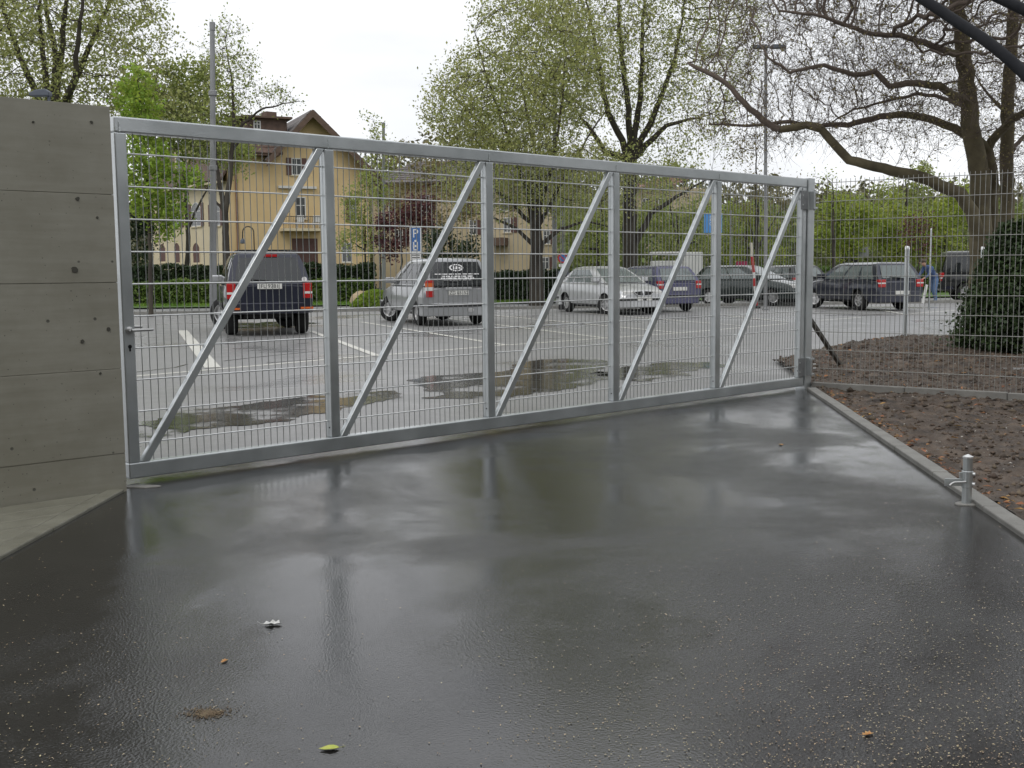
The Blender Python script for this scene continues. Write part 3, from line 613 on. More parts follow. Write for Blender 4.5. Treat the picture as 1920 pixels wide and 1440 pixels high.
def ell(px, py, rx, ry, Y, dep=None):                           # crown lobe: centre pixel, radii in pixels, distance
    k = Y / FPX; c = DP(px, py, Y); return (np.array(c), np.array((rx * k, dep if dep else rx * k * 0.9, ry * k)))
def lobes(els, n, rnd, shell=0.45, zmin=0.5):
    vol = np.array([e[1].prod() for e in els]); cnt = (vol / vol.sum() * n).astype(int) + 1; out = []
    for e, k in zip(els, cnt):
        d = rnd.normal(size=(k, 3)); d /= np.linalg.norm(d, axis=1)[:, None]
        out.append(e[0] + d * (rnd.rand(k, 1) ** shell) * e[1])
    A = np.concatenate(out); return A[A[:, 2] > zmin]
def colonize(paths, A, step, reach, kill, rnd, iters=120, wob=0.25, grav=0.0, cap=5200):
    pos = []; par = []; ids = []
    def nearest(p): return int(np.argmin(((np.array(pos) - p) ** 2).sum(1)))
    for pth in paths:                                           # given limbs first
        pth = [np.array(p, float) for p in pth]
        if not pos: pos.append(pth[0]); par.append(-1); last = 0
        else: last = nearest(pth[0])
        mine = [last]
        for q in pth[1:]:
            d = q - pos[last]; n = max(1, int(np.linalg.norm(d) / step)); a = pos[last].copy()
            for i in range(1, n + 1):
                pos.append(a + d * i / n + (rnd.normal(size=3) * step * 0.07 if i < n else 0)); par.append(last); last = len(pos) - 1; mine.append(last)
        ids.append(mine)
    P = np.array(pos); A = A.copy()
    D = ((A[:, None] - P[None]) ** 2).sum(2); near = D.argmin(1); dist = np.sqrt(D.min(1))
    for it in range(iters):
        act = dist < reach
        if not act.any() or len(pos) > cap: break
        dirs = np.zeros((len(pos), 3)); v = A[act] - P[near[act]]; v /= np.linalg.norm(v, axis=1)[:, None] + 1e-9
        np.add.at(dirs, near[act], v); g = np.nonzero((dirs ** 2).sum(1) > 1e-6)[0]
        d = dirs[g]; d /= np.linalg.norm(d, axis=1)[:, None] + 1e-9; d += rnd.normal(size=d.shape) * wob; d[:, 2] += grav
        d /= np.linalg.norm(d, axis=1)[:, None] + 1e-9
        newp = P[g] + d * step; n0 = len(pos)
        pos += list(newp); par += list(g); P = np.array(pos)
        D = ((A[:, None] - newp[None]) ** 2).sum(2); nd = np.sqrt(D.min(1)); b = nd < dist - 1e-9
        near[b] = n0 + D.argmin(1)[b]; dist[b] = nd[b]
        keep = dist > kill; A, near, dist = A[keep], near[keep], dist[keep]
        if len(A) == 0: break
    return np.array(pos), np.array(par), ids
def radii(pos, par, tip, ex, ids, hints, rmax):
    n = len(par); r = np.zeros(n); acc = np.zeros(n)
    for i in range(n - 1, -1, -1):
        r[i] = max(acc[i] ** (1 / ex), tip) if acc[i] > 0 else tip
        if par[i] >= 0: acc[par[i]] += r[i] ** ex
    fix = np.zeros(n, bool)
    for mine, h in zip(ids, hints):                             # limbs whose girth the photograph shows
        m_ = [q for q in mine if not fix[q]]
        if m_: r[m_] = np.linspace(h[0], h[1], len(m_)); fix[m_] = True
    for i in range(1, n):
        if not fix[i]: r[i] = min(r[i], max(tip, r[par[i]] * 0.82 if fix[par[i]] else r[par[i]]))
    return r
def limb_mesh(pos, par, r, lo, hi, org):                        # tubes for all branches with lo <= r < hi
    n = len(par); kids = [[] for _ in range(n)]
    for i in range(1, n):
        if par[i] >= 0: kids[par[i]].append(i)
    V = []; F = []; used = np.zeros(n, bool); nv = 0
    starts = [0] if True else []
    st = [(0, -1)]
    while st:
        i, p = st.pop(); chain = ([p] if p >= 0 else []) + [i]; j = i
        while kids[j]:
            ks = sorted(kids[j], key=lambda q: -r[q]); nx = ks[0]
            for q in ks[1:]: st.append((q, j))
            chain.append(nx); j = nx
        rr = np.array([r[c] for c in chain])
        if p >= 0 and len(rr) > 1: rr[0] = rr[1]
        sel = (rr >= lo) & (rr < hi)
        if sel.sum() < 1: continue
        a = max(0, np.nonzero(sel)[0][0] - 1); b = np.nonzero(sel)[0][-1] + 1; ch = chain[a:b]; rr = rr[a:b]
        if len(ch) < 2: continue
        k = 9 if rr.max() > 0.09 else (6 if rr.max() > 0.035 else (4 if rr.max() > 0.014 else 3))
        Pc = pos[ch]; T = np.gradient(Pc, axis=0); T /= np.linalg.norm(T, axis=1)[:, None] + 1e-9
        ref = np.array((0.31, 0.95, 0.05)); U = np.cross(T, ref); U /= np.linalg.norm(U, axis=1)[:, None] + 1e-9; W = np.cross(T, U)
        an = np.arange(k) * 2 * math.pi / k
        ring = Pc[:, None] + rr[:, None, None] * (U[:, None] * np.cos(an)[None, :, None] + W[:, None] * np.sin(an)[None, :, None])
        V.append(ring.reshape(-1, 3)); m_ = len(ch)
        ii = np.arange(m_ - 1)[:, None] * k; kk = np.arange(k)[None]; k2 = (kk + 1) % k
        F.append((np.stack([ii + kk, ii + k2, ii + k + k2, ii + k + kk], 2).reshape(-1, 4)) + nv); nv += m_ * k
    if not V: return np.zeros((0, 3)), np.zeros((0, 4), int)
    return np.concatenate(V) - org, np.concatenate(F)
def twigs(P, Dn, ln, rad, rnd, droop=0.0):                      # short bent shoots: two 3-sided segments each
    n = len(P); d = Dn + rnd.normal(size=(n, 3)) * 0.75; d[:, 2] += 0.15 - droop; d /= np.linalg.norm(d, axis=1)[:, None]
    l = ln * rnd.uniform(0.5, 1.3, (n, 1)); m1 = P + d * l * 0.5; d2 = d + rnd.normal(size=(n, 3)) * 0.35; d2 /= np.linalg.norm(d2, axis=1)[:, None]; e = m1 + d2 * l * 0.5
    u = np.cross(d, (0.3, 0.9, 0.2)); u /= np.linalg.norm(u, axis=1)[:, None]; w_ = np.cross(d, u); V = []
    for q, rr in ((P, rad), (m1, rad * 0.7), (e, rad * 0.3)):
        for a in range(3): V.append(q + rr * (u * math.cos(2.094 * a) + w_ * math.sin(2.094 * a)))
    V = np.stack(V, 1).reshape(-1, 3); f = []
    for s_ in (0, 3):
        for a in range(3): f.append((s_ + a, s_ + (a + 1) % 3, s_ + 3 + (a + 1) % 3, s_ + 3 + a))
    F = (np.array(f)[None] + np.arange(n)[:, None, None] * 9).reshape(-1, 4)
    return V, F, np.concatenate([m1, e, P * 0.4 + m1 * 0.6])
def leaves(P, size, rnd, var=0.4):
    n = len(P); a = rnd.normal(size=(n, 3)); a /= np.linalg.norm(a, axis=1)[:, None]; b = np.cross(a, rnd.normal(size=(n, 3))); b /= np.linalg.norm(b, axis=1)[:, None]
    s = size * rnd.uniform(1 - var, 1 + var, (n, 1)); V = np.stack([P - a * s * 0.6, P + b * s * 0.36, P + a * s * 0.6, P - b * s * 0.36], 1).reshape(-1, 3)
    return V, np.arange(n * 4).reshape(-1, 4)
def tree(name, label, paths, els, nA, seed, step, bark, twig, leaf, nleaf, lsize, rbase, cat='tree', group=None, ntw=2, twl=0.5, twr=0.006, tip=0.008, ex=2.2,
         wob=0.25, grav=0.0, reach=None, kill=None, spread=0.18, droop=0.0, shell=0.45, zmin=0.8, parts=('trunk', 'crown'), cap=5200, hints=None):
    rnd = np.random.RandomState(seed); org = np.array(paths[0][0], float)
    A = lobes(els, nA, rnd, shell, zmin)
    pos, par, ids = colonize(paths, A, step, reach or step * 7, kill or step * 1.7, rnd, wob=wob, grav=grav, cap=cap)
    r = radii(pos, par, tip, ex, ids, hints or [(rbase, rbase * .75 if len(paths) > 1 else rbase * .2)] + [(rbase * .5, rbase * .12)] * (len(paths) - 1), rbase)
    thr = max(tip * 2.2, rbase * 0.22)
    root = empty(name, org, 0, label, cat, group)
    V, F = limb_mesh(pos, par, r, thr, 9, org)
    link(parts[0], arr_mesh(parts[0], V, F, bark, smooth=True), root)
    V, F = limb_mesh(pos, par, r, 0, thr, org); Vs = [V]; Fs = [F]; mi = [np.zeros(len(F), int)]; nv = len(V)
    thin = np.nonzero(r < tip * 2.6)[0]; d = pos[thin] - pos[np.maximum(par[thin], 0)]; d /= np.linalg.norm(d, axis=1)[:, None] + 1e-9
    ti = np.repeat(thin, ntw); tv, tf, tp = twigs(pos[ti], np.repeat(d, ntw, 0), twl, twr, rnd, droop)
    Vs.append(tv - org); Fs.append(tf + nv); mi.append(np.zeros(len(tf), int)); nv += len(tv)
    if nleaf:
        lp = tp[rnd.randint(0, len(tp), nleaf)] + rnd.normal(size=(nleaf, 3)) * spread
        lv, lf = leaves(lp, lsize, rnd); Vs.append(lv - org); Fs.append(lf + nv); mi.append(np.ones(len(lf), int))
    link(parts[1], arr_mesh(parts[1], np.concatenate(Vs), np.concatenate(Fs), [twig, leaf], np.concatenate(mi)), root)
    return root
def pxp(pts, Y, base_z=None):
    out = []
    for i, p in enumerate(pts):
        y = Y + (p[2] if len(p) > 2 else 0); q = DP(p[0], p[1], y); out.append(np.array(q))
    if base_z is not None: out[0][2] = base_z
    return out

# big spring-green tree above the wall
Y = 46
tree('broad_tree', 'tall many-stemmed spring green tree rising behind the concrete wall',
     [pxp([(95, 560), (98, 400), (100, 250)], Y, -.1), pxp([(100, 250), (52, 140), (20, 60), (-20, -80)], Y), pxp([(100, 250), (80, 100), (70, -60)], Y), pxp([(100, 250), (105, 110, 1), (85, 0, 2), (70, -120, 3)], Y),
      pxp([(100, 250), (115, 100), (125, -20), (130, -160)], Y), pxp([(100, 250), (160, 105), (200, 20), (230, -80)], Y), pxp([(100, 250), (140, 150, -2), (150, 40, -3), (165, -90, -3)], Y)],
     [ell(60, 40, 250, 170, Y, 6), ell(250, 60, 95, 90, Y, 3), ell(210, 190, 170, 75, Y, 4), ell(40, -170, 260, 170, Y, 6), ell(60, -430, 230, 190, Y, 6), ell(-30, 150, 120, 110, Y, 4), ell(320, 205, 70, 40, Y, 2)], 5200, 1, 0.40, M_bark_dk, M_twig_dk, LF_olive, 64000, 0.115, 0.34, ntw=2, twl=0.7, cap=17000, kill=0.5, reach=3.2, hints=[(.36, .32)] + [(.17, .03)] * 6)
# bright fresh young tree behind the gate
Y = 34
tree('young_tree', 'slim young tree with bright fresh green leaves behind the latch end of the gate', [pxp([(283, 590), (281, 440), (276, 330), (264, 200), (258, 150)], Y, -.02)],
     [ell(278, 330, 50, 85, Y, 1.0), ell(262, 190, 38, 70, Y, .8), ell(310, 400, 38, 42, Y, .7), ell(350, 330, 40, 22, Y, .6)], 700, 2, 0.2, M_bark_dk, M_twig_dk, LF_fresh, 6000, 0.11, 0.085, ntw=2, twl=0.3, twr=0.004, tip=0.005, spread=0.12)
# dark, nearly bare tree by the tall mast
Y = 41
tree('bare_tree', 'dark nearly bare tree with thin twigs beside the tall grey mast', [pxp([(428, 575), (424, 470), (422, 400), (432, 330), (438, 240), (436, 160), (425, 90)], Y, -.02), pxp([(424, 400), (412, 350), (405, 300), (402, 230)], Y),
      pxp([(434, 265), (455, 232), (490, 205), (530, 194), (562, 190)], Y), pxp([(436, 290), (462, 245), (470, 225)], Y), pxp([(422, 400), (392, 360), (372, 340)], Y)],
     [ell(430, 140, 52, 105, Y, 1.6), ell(505, 185, 55, 35, Y, .9), ell(395, 250, 60, 60, Y, 1.4)], 1500, 3, 0.2, M_bark_dk, M_twig_dk, LF_light, 3200, 0.08, 0.17, kill=0.28, hints=[(.17, .02), (.10, .02), (.06, .012), (.05, .012), (.05, .015)], ntw=2, twl=0.45, twr=0.004, tip=0.006, spread=0.1)
# leafy tree behind the house corner, pale green
Y = 50
tree('pale_leafed_tree', 'pale green leafy tree before the cream house wing', [pxp([(350, 570), (352, 430), (345, 330)], Y, -.02), pxp([(352, 430), (400, 330), (430, 270)], Y)],
     [ell(345, 255, 75, 45, Y, 2), ell(425, 285, 62, 28, Y, 1.5), ell(385, 225, 70, 35, Y, 1.5), ell(310, 185, 85, 50, Y, 2), ell(370, 150, 50, 45, Y, 1.5)], 1500, 4, 0.35, M_bark_dk, M_twig_dk, LF_light, 15000, 0.12, 0.12, twl=0.5, twr=0.006)
# spreading tree in the middle
Y = 42
fan = [[(1006, 470), (985, 350), (950, 250), (915, 150, -1), (890, 60, -1)], [(1006, 450), (1012, 330), (985, 200, 1), (970, 80, 1)], [(1008, 430), (1060, 330), (1100, 260), (1140, 200)], [(1004, 440), (960, 380), (905, 340), (850, 300)],
       [(1004, 470), (970, 430), (920, 405), (880, 400)], [(1008, 460), (1050, 430), (1100, 415), (1140, 425)], [(1010, 400), (1040, 300, -1), (1052, 200, -1), (1060, 90, -1)], [(1000, 380), (940, 270, 1), (870, 200, 1), (820, 150, 1)]]
tree('spreading_tree', 'dark-stemmed spreading tree with sparse spring leaves behind the middle of the gate', [pxp([(1005, 566), (1005, 480), (1006, 400), (1004, 330)], Y, -.02)] + [pxp(f, Y) for f in fan],
     [ell(945, 205, 150, 120, Y, 4), ell(880, 210, 85, 75, Y, 3), ell(1010, 330, 190, 70, Y, 4), ell(1040, 130, 110, 110, Y, 3.5), ell(1000, 30, 110, 60, Y, 3)], 4600, 5, 0.32, M_bark_dk, M_twig_dk, LF_olive, 46000, 0.088, 0.27, ntw=2, twl=0.55, twr=0.006, tip=0.008, spread=0.2, cap=15000, kill=0.42, reach=2.6, hints=[(.30, .16)] + [(.085, .018)] * 8)
# tall tree right of the middle
Y = 47
tree('tall_tree', 'tall dark-trunked tree with light spring leaves behind the second gate bay from the hinges', [pxp([(1181, 552), (1180, 420), (1183, 300)], Y, -.02), pxp([(1181, 300), (1140, 210), (1120, 110), (1095, -30)], Y), pxp([(1183, 300), (1175, 170), (1160, 50), (1165, -120)], Y),
      pxp([(1183, 300), (1200, 190), (1205, 60), (1215, -90)], Y), pxp([(1184, 300), (1225, 220), (1262, 120), (1290, -20)], Y), pxp([(1185, 300), (1250, 235), (1330, 215)], Y), pxp([(1180, 305), (1135, 285), (1080, 205)], Y), pxp([(1181, 470), (1220, 400), (1300, 350), (1340, 330)], Y)],
     [ell(1180, 60, 150, 170, Y, 5), ell(1170, -150, 260, 170, Y, 6), ell(1290, 150, 120, 150, Y, 4), ell(1100, 120, 100, 130, Y, 4), ell(1340, 30, 110, 130, Y, 4), ell(1230, 330, 110, 70, Y, 3)], 5200, 6, 0.38, M_bark_dk, M_twig_dk, LF_olive, 46000, 0.094, 0.36, ntw=2, twl=0.65, twr=0.0065, tip=0.009, spread=0.24, cap=16000, kill=0.5, reach=3.0, hints=[(.33, .28)] + [(.15, .025)] * 7)

# old plane tree behind the fence: several stems and a long low limb
Y = 22.0
stems = [pxp([(1838, 640), (1840, 480), (1838, 330), (1822, 250), (1815, 170), (1806, 90), (1795, 0), (1785, -160), (1775, -300)], Y, -.1),
         pxp([(1838, 560), (1862, 480, .3), (1862, 330, .3), (1852, 280, .3), (1832, 262, .2)], Y), pxp([(1854, 285, .3), (1872, 250, .2), (1895, 225), (1940, 200, -.3), (2000, 150, -.6)], Y),
         pxp([(1838, 560), (1888, 470, .8), (1888, 330, .9), (1890, 200, 1), (1896, 100, 1), (1902, 0, 1), (1915, -160, 1), (1930, -300, 1.2)], Y),
         pxp([(1838, 470), (1822, 395, -.2), (1800, 362, -.3), (1720, 330, -.5), (1640, 312, -.6), (1592, 300, -.6), (1566, 272, -.6), (1540, 242, -.6), (1512, 234, -.6), (1460, 243, -.7), (1430, 225, -.7), (1395, 192, -.8), (1360, 155, -.8), (1320, 133, -.8), (1290, 118, -.8)], Y),
         pxp([(1822, 260), (1790, 240, .3), (1740, 222, .6), (1700, 215, .7), (1650, 218, .8), (1590, 235, .8), (1540, 236, .8), (1480, 228, .9), (1400, 236, 1), (1330, 233, 1)], Y),
         pxp([(1815, 190), (1790, 180, -.5), (1762, 160, -.7), (1700, 156, -.9), (1668, 162, -1), (1642, 134, -1), (1600, 140, -1.1), (1545, 122, -1.2), (1480, 136, -1.3), (1440, 108, -1.4)], Y),
         pxp([(1815, 200), (1770, 185, .9), (1720, 175, 1.2), (1660, 190, 1.4), (1600, 205, 1.5), (1560, 230, 1.5)], Y), pxp([(1808, 110), (1760, 90, -.8), (1700, 70, -1.2), (1620, 60, -1.6), (1540, 30, -2), (1460, 20, -2.2)], Y),
         pxp([(1800, 40), (1740, 0, .8), (1660, -40, 1.2), (1560, -60, 1.6)], Y), pxp([(1890, 220, 1), (1865, 190, 1), (1840, 160, 1.2)], Y), pxp([(1888, 300, .9), (1915, 260, 1.4), (1960, 230, 2)], Y)]
tree('plane_tree', 'old many-stemmed plane tree with a long low limb behind the mesh fence', stems,
     [ell(1590, 100, 250, 130, Y, 2.6), ell(1760, 60, 180, 200, Y, 3.2), ell(1480, 230, 190, 70, Y, 1.8), ell(1700, 230, 150, 60, Y, 2), ell(1600, -100, 320, 140, Y, 3.5), ell(1420, 60, 120, 130, Y, 2), ell(1960, 120, 150, 220, Y, 3), ell(1800, -420, 420, 260, Y - 3, 5), ell(2100, -200, 260, 300, Y - 5, 5)],
     12500, 7, 0.165, M_bark_ol, M_twig_br, LF_brown, 34000, 0.042, 0.30, ntw=4, twl=0.48, twr=0.0038, tip=0.0055, ex=2.15, wob=0.34, grav=-0.03, reach=1.7, kill=0.27, spread=0.06, cap=40000, zmin=1.2, hints=[(.24, .09), (.12, .10), (.09, .05), (.16, .09), (.14, .035), (.085, .02), (.085, .02), (.05, .015), (.075, .02), (.07, .02), (.04, .02), (.05, .03)])

# smaller trees and shrubs of the park beyond the car park
SM = dict(parts=('trunk', 'crown'))
def young(name, label, px, Y, top, els, seed, leaf, nleaf, lsize, rb=0.07, bark=None, step=0.28, nA=300, **kw):
    rl = random.Random(seed); sub_ = []
    for e in els:                                               # break each lobe into uneven clumps
        for q in range(6): a = rl.uniform(0, 6.28); f = rl.uniform(.3, .85); z_ = rl.uniform(.30, .62); sub_.append((e[0] + e[2] * f * math.cos(a), e[1] + e[3] * f * math.sin(a), e[2] * z_, e[3] * z_))
    stems = [pxp([(px, 560), (px + 1, 480), (px - 1, top)], Y, -.03)] + [pxp([(px, 470), (e[0], e[1])], Y) for e in els]
    return tree(name, label, stems, [ell(*(e + (Y,))) for e in sub_], nA, seed, step, bark or M_bark_dk, M_twig_dk, leaf, nleaf, lsize, rb, ntw=2, twl=0.4, twr=0.006, tip=0.007, hints=[(rb, rb * .15)] + [(rb * .45, .008)] * len(els), **kw)
young('sapling', 'yellow-green sapling before the yellow gable house', 684, 52, 330, [(680, 400, 42, 85), (655, 450, 34, 40)], 21, LF_light, 2600, 0.10)
young('sapling', 'slender sapling with a leafy tip standing above the gate rail', 712, 56, 260, [(702, 235, 26, 28), (712, 330, 34, 60)], 22, LF_light, 1300, 0.11)
young('bronze_leafed_shrub', 'purple-red leafed shrub beside the parking sign', 752, 50, 400, [(748, 415, 52, 48), (735, 455, 40, 30)], 23, LF_purple, 4200, 0.10, zmin=0.5)
young('bronze_tree', 'olive bronze tree filling the space before the beige house', 812, 62, 380, [(815, 360, 95, 75), (860, 420, 60, 50), (790, 300, 60, 30)], 24, LF_brown, 5200, 0.12, rb=0.12, step=0.4)
young('dark_shrub', 'dark evergreen shrub behind the silver minivan', 842, 47, 440, [(842, 455, 50, 60), (875, 480, 34, 40)], 25, LF_dark, 3600, 0.10, zmin=0.3)
young('bare_roadside_tree', 'small dark bare tree just beyond the hinge post', 1562, 44, 345, [(1562, 400, 52, 60), (1560, 350, 40, 36)], 26, LF_lime, 500, 0.08, rb=0.10, nA=260)
young('thin_bare_tree', 'thin brown bare tree behind the street lamp', 1418, 52, 260, [(1425, 330, 70, 75), (1400, 400, 60, 60), (1470, 380, 50, 60)], 27, LF_brown, 1500, 0.09, rb=0.11, nA=420)
young('pale_round_tree', 'light green round-topped tree beneath the long plane limb', 1700, 66, 330, [(1700, 335, 75, 60), (1690, 400, 110, 60)], 28, LF_light, 6000, 0.14, rb=0.16, step=0.45)
young('lime_shrub', 'bright lime green shrub right of the hinge post', 1600, 58, 420, [(1600, 410, 62, 70), (1590, 450, 60, 40)], 29, LF_lime, 5200, 0.13, zmin=0.3)
young('lime_shrub', 'bright lime green shrub before the plane tree stems', 1770, 58, 420, [(1775, 420, 66, 70), (1750, 455, 60, 40)], 30, LF_lime, 5200, 0.13, zmin=0.3)
young('lime_shrub', 'bright lime green shrub between two others behind the dark wagon', 1682, 60, 430, [(1684, 425, 58, 62), (1700, 455, 60, 40)], 31, LF_lime, 4600, 0.13, zmin=0.3)
young('red_brown_shrub', 'red-brown shrub among the lime green ones behind the fence', 1722, 55, 420, [(1722, 440, 26, 45)], 32, LF_purple, 900, 0.09, zmin=0.3)
young('light_green_tree', 'light green tree behind the tall dark trunk and silver car', 1120, 64, 400, [(1120, 420, 80, 65), (1090, 465, 60, 40)], 33, LF_light, 4600, 0.13, rb=0.14, step=0.4)
young('olive_tree', 'olive green tree behind the white box trailer', 1270, 62, 400, [(1270, 410, 75, 65), (1250, 350, 60, 50), (1310, 450, 50, 45)], 34, LF_light, 5000, 0.13, rb=0.14, step=0.4)
young('lime_tree', 'lime green tree seen through the bay next to the hinges', 1400, 64, 420, [(1395, 440, 66, 60), (1440, 460, 50, 45)], 35, LF_lime, 4200, 0.13, rb=0.14, step=0.4)
young('dark_backdrop_tree', 'dark green bush low beside the concrete wall end', 256, 52, 420, [(258, 440, 34, 62), (262, 490, 30, 30)], 36, LF_dark, 2600, 0.12, zmin=0.3)

# ------------------------------------------------------------------ clipped hedges, yew, far woods, grass
def leaf_box(name, label, cat, a, b, dep, z0, z1, leaf, n, size, seed, core):
    rnd = np.random.RandomState(seed); a = Vector(a); b = Vector(b); d = b - a; ln = d.length; d.normalize(); nrm = Vector((-d.y, d.x, 0))
    root = empty(name, a, math.atan2(d.y, d.x), label, cat)
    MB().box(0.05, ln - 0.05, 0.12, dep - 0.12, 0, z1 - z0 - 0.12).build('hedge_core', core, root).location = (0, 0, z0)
    f = rnd.rand(n); u = rnd.uniform(0, ln, n); hh = z1 - z0
    y = np.where(f < 0.55, rnd.normal(0.03, 0.05, n), rnd.uniform(0, dep, n)); z = np.where(f < 0.55, rnd.uniform(0, hh, n), hh + rnd.normal(-0.03, 0.05, n))
    bump = 0.06 * np.sin(u * 2.1 + seed) + 0.05 * np.sin(u * 5.3 + 1.3 * seed); y -= bump; z += bump * 0.8
    V, F = leaves(np.stack([u, y, z + z0], 1), size, rnd)
    link('foliage', arr_mesh('foliage', V, F, leaf), root); return root
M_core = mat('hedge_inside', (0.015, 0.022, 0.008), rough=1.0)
def hp(px, Y): v = base(px, Y); return (v.x, v.y, 0)
leaf_box('clipped_hedge', 'low trimmed light green hedge behind the grass verge by the off-road car', 'hedge', hp(236, 45), hp(700, 47), 0.9, -.05, 0.95, LF_hedge, 15000, 0.10, 41, M_core)
leaf_box('tall_hedge', 'taller dark green hedge right behind the trimmed light one', 'hedge', hp(236, 47.0), hp(705, 49.0), 1.0, -.05, 1.6, LF_dark, 12000, 0.12, 42, M_core)
leaf_box('border_hedge', 'dark shrub border behind the silver minivan and sedan', 'hedge', hp(830, 46), hp(1075, 46.5), 1.2, -.05, 1.25, LF_dark, 7000, 0.12, 43, M_core)
leaf_box('far_hedge', 'long low hedge along the park behind the dark cars', 'hedge', hp(1075, 56), hp(1990, 56), 1.2, -.05, 1.3, LF_hedge, 12000, 0.15, 44, M_core)
# yew: a dense dark shrub in front of the plane tree
Y = 16.6; rnd = np.random.RandomState(51)
yb = base(1912, Y); root = empty('yew_shrub', yb, 0, 'dense dark green yew shrub growing behind the mesh fence', 'shrub')
MB().tube([(0, 0, -.05), (0.02, 0, .7), (0, 0.03, 1.5)], [.06, .05, .02], 8).build('stem', M_bark_dk, root)
n = 30000; ang = rnd.uniform(0, 6.283, n); h = rnd.beta(1.4, 1.3, n) * 1.95
prof = np.interp(h, [0, .15, .5, 1.0, 1.5, 1.95], [.62, .74, .70, .58, .44, .2]); lump = 1 + .13 * np.sin(3 * ang + 2.1 * h) + .10 * np.sin(7 * ang - 3.3 * h) + .05 * np.sin(13 * ang + 5 * h)
rr = prof * lump * rnd.rand(n) ** 0.22 * np.where(rnd.rand(n) < .12, rnd.uniform(1, 1.3, n), 1)
P = np.stack([rr * np.cos(ang) * 1.15, rr * np.sin(ang), h + .02], 1) + rnd.normal(size=(n, 3)) * .02
V, F = leaves(P, 0.06, rnd); link('foliage', arr_mesh('foliage', V, F, LF_dark), root)
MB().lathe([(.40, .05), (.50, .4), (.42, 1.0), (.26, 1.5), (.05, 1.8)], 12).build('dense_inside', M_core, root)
# low ground cover under the yew
# far wooded slope and tree line: one mass each
def wood(name, label, pts, n, size, leaf, seed, dep):
    rnd = np.random.RandomState(seed); xs = np.array([p[0] for p in pts], float); tops = np.array([p[1] for p in pts], float); Y = pts[0][2]
    px = rnd.uniform(xs[0], xs[-1], n); t = np.interp(px, xs, tops) + 10 * np.sin(px * .07 + seed) + 6 * np.sin(px * .19); py = t + (515 - t) * rnd.beta(1.0, 1.1, n)
    dy = rnd.uniform(0, dep, n); k = (Y + dy)
    P = np.stack([(px - 960) / FPX * k, k, CAMH + (508 - py) / FPX * Y], 1); P = P[P[:, 2] > 0]
    V, F = leaves(P, size, rnd); tag(link(name, arr_mesh(name, V, F, leaf)), label, None, None, 'stuff')
LF_wood = leafmat('distant_wood', (0.10, 0.10, 0.05), (0.19, 0.18, 0.08), tr=0.2); LF_wood2 = leafmat('distant_green', (0.15, 0.20, 0.05), (0.24, 0.28, 0.08), tr=0.3)
wood('far_wood', 'far-off brown-green wood on the slope behind the houses', [(640, 300, 150), (740, 268, 150), (800, 240, 150), (900, 225, 150), (1010, 250, 150), (1120, 300, 150), (1300, 330, 150), (1480, 345, 150), (1540, 350, 150), (1700, 350, 150), (2000, 345, 150)], 34000, 0.62, LF_wood, 61, 40)
wood('park_thicket', 'mixed green thicket closing the park beyond the car park', [(1040, 400, 80), (1200, 395, 80), (1400, 380, 80), (1550, 385, 80), (1700, 370, 80), (1840, 380, 80), (2050, 370, 80)], 22000, 0.34, LF_wood2, 62, 14)
wood('garden_thicket', 'dull green thicket between and behind the houses', [(-40, 330, 100), (120, 300, 100), (230, 330, 100), (290, 380, 100), (420, 470, 100), (690, 440, 100), (1060, 430, 100)], 14000, 0.42, LF_wood, 63, 10)
hm_ = MB(); xs = list(range(-400, 2500, 60)); prof = lambda x: 330 - 70 * math.exp(-((x - 880) / 200) ** 2) + 14 * math.sin(x * .011) + 8 * math.sin(x * .031)
vs = []; 
for x in xs:
    b_ = base(x, 260, -1); t_ = DP(x, prof(x) + 48, 330); vs += [b_, t_, (t_.x * 1.15, 430, -1)]
hm_.add(vs, [f for i in range(len(xs) - 1) for f in ((3 * i, 3 * i + 3, 3 * i + 4, 3 * i + 1), (3 * i + 1, 3 * i + 4, 3 * i + 5, 3 * i + 2))])
tag(hm_.build('hill', mat('wooded_hill', (0.075, 0.08, 0.045), (0.13, 0.13, 0.075), rough=1, scale=0.09, world=True, bump=1.0, bscale=.3), None, smooth=True), None, None, None, 'structure')
# grass verge with blades
vb = [(-60, kline(-60) + 6.2), (60, kline(60) + 7.7), (60, 59), (-60, 59)]
sheet('grass_verge', vb, 0.03, M_grass)
rnd = np.random.RandomState(71); n = 22000; px = rnd.uniform(150, 1300, n); k = kline(0) + 6.4 + rnd.rand(n) ** 1.4 * 5
x = (px - 960) / FPX * k; k = np.maximum(k, kline(-60) + (kline(60) - kline(-60)) * (x + 60) / 120 + 7.0); h = rnd.uniform(.06, .17, n); a = rnd.uniform(0, 6.28, n); lx, ly = np.cos(a) * .012, np.sin(a) * .012
V = np.stack([np.stack([x - lx, k - ly, np.full(n, .03)], 1), np.stack([x + lx, k + ly, np.full(n, .03)], 1), np.stack([x + rnd.normal(0, .04, n), k + rnd.normal(0, .04, n), h], 1)], 1).reshape(-1, 3)
tag(link('grass', arr_mesh('grass', V, np.arange(3 * n).reshape(-1, 3), leafmat('grass_blade', (0.13, 0.26, 0.03), (0.22, 0.36, 0.05), tr=0.3))), 'fresh green grass on the verge below the hedges', None, None, 'stuff')
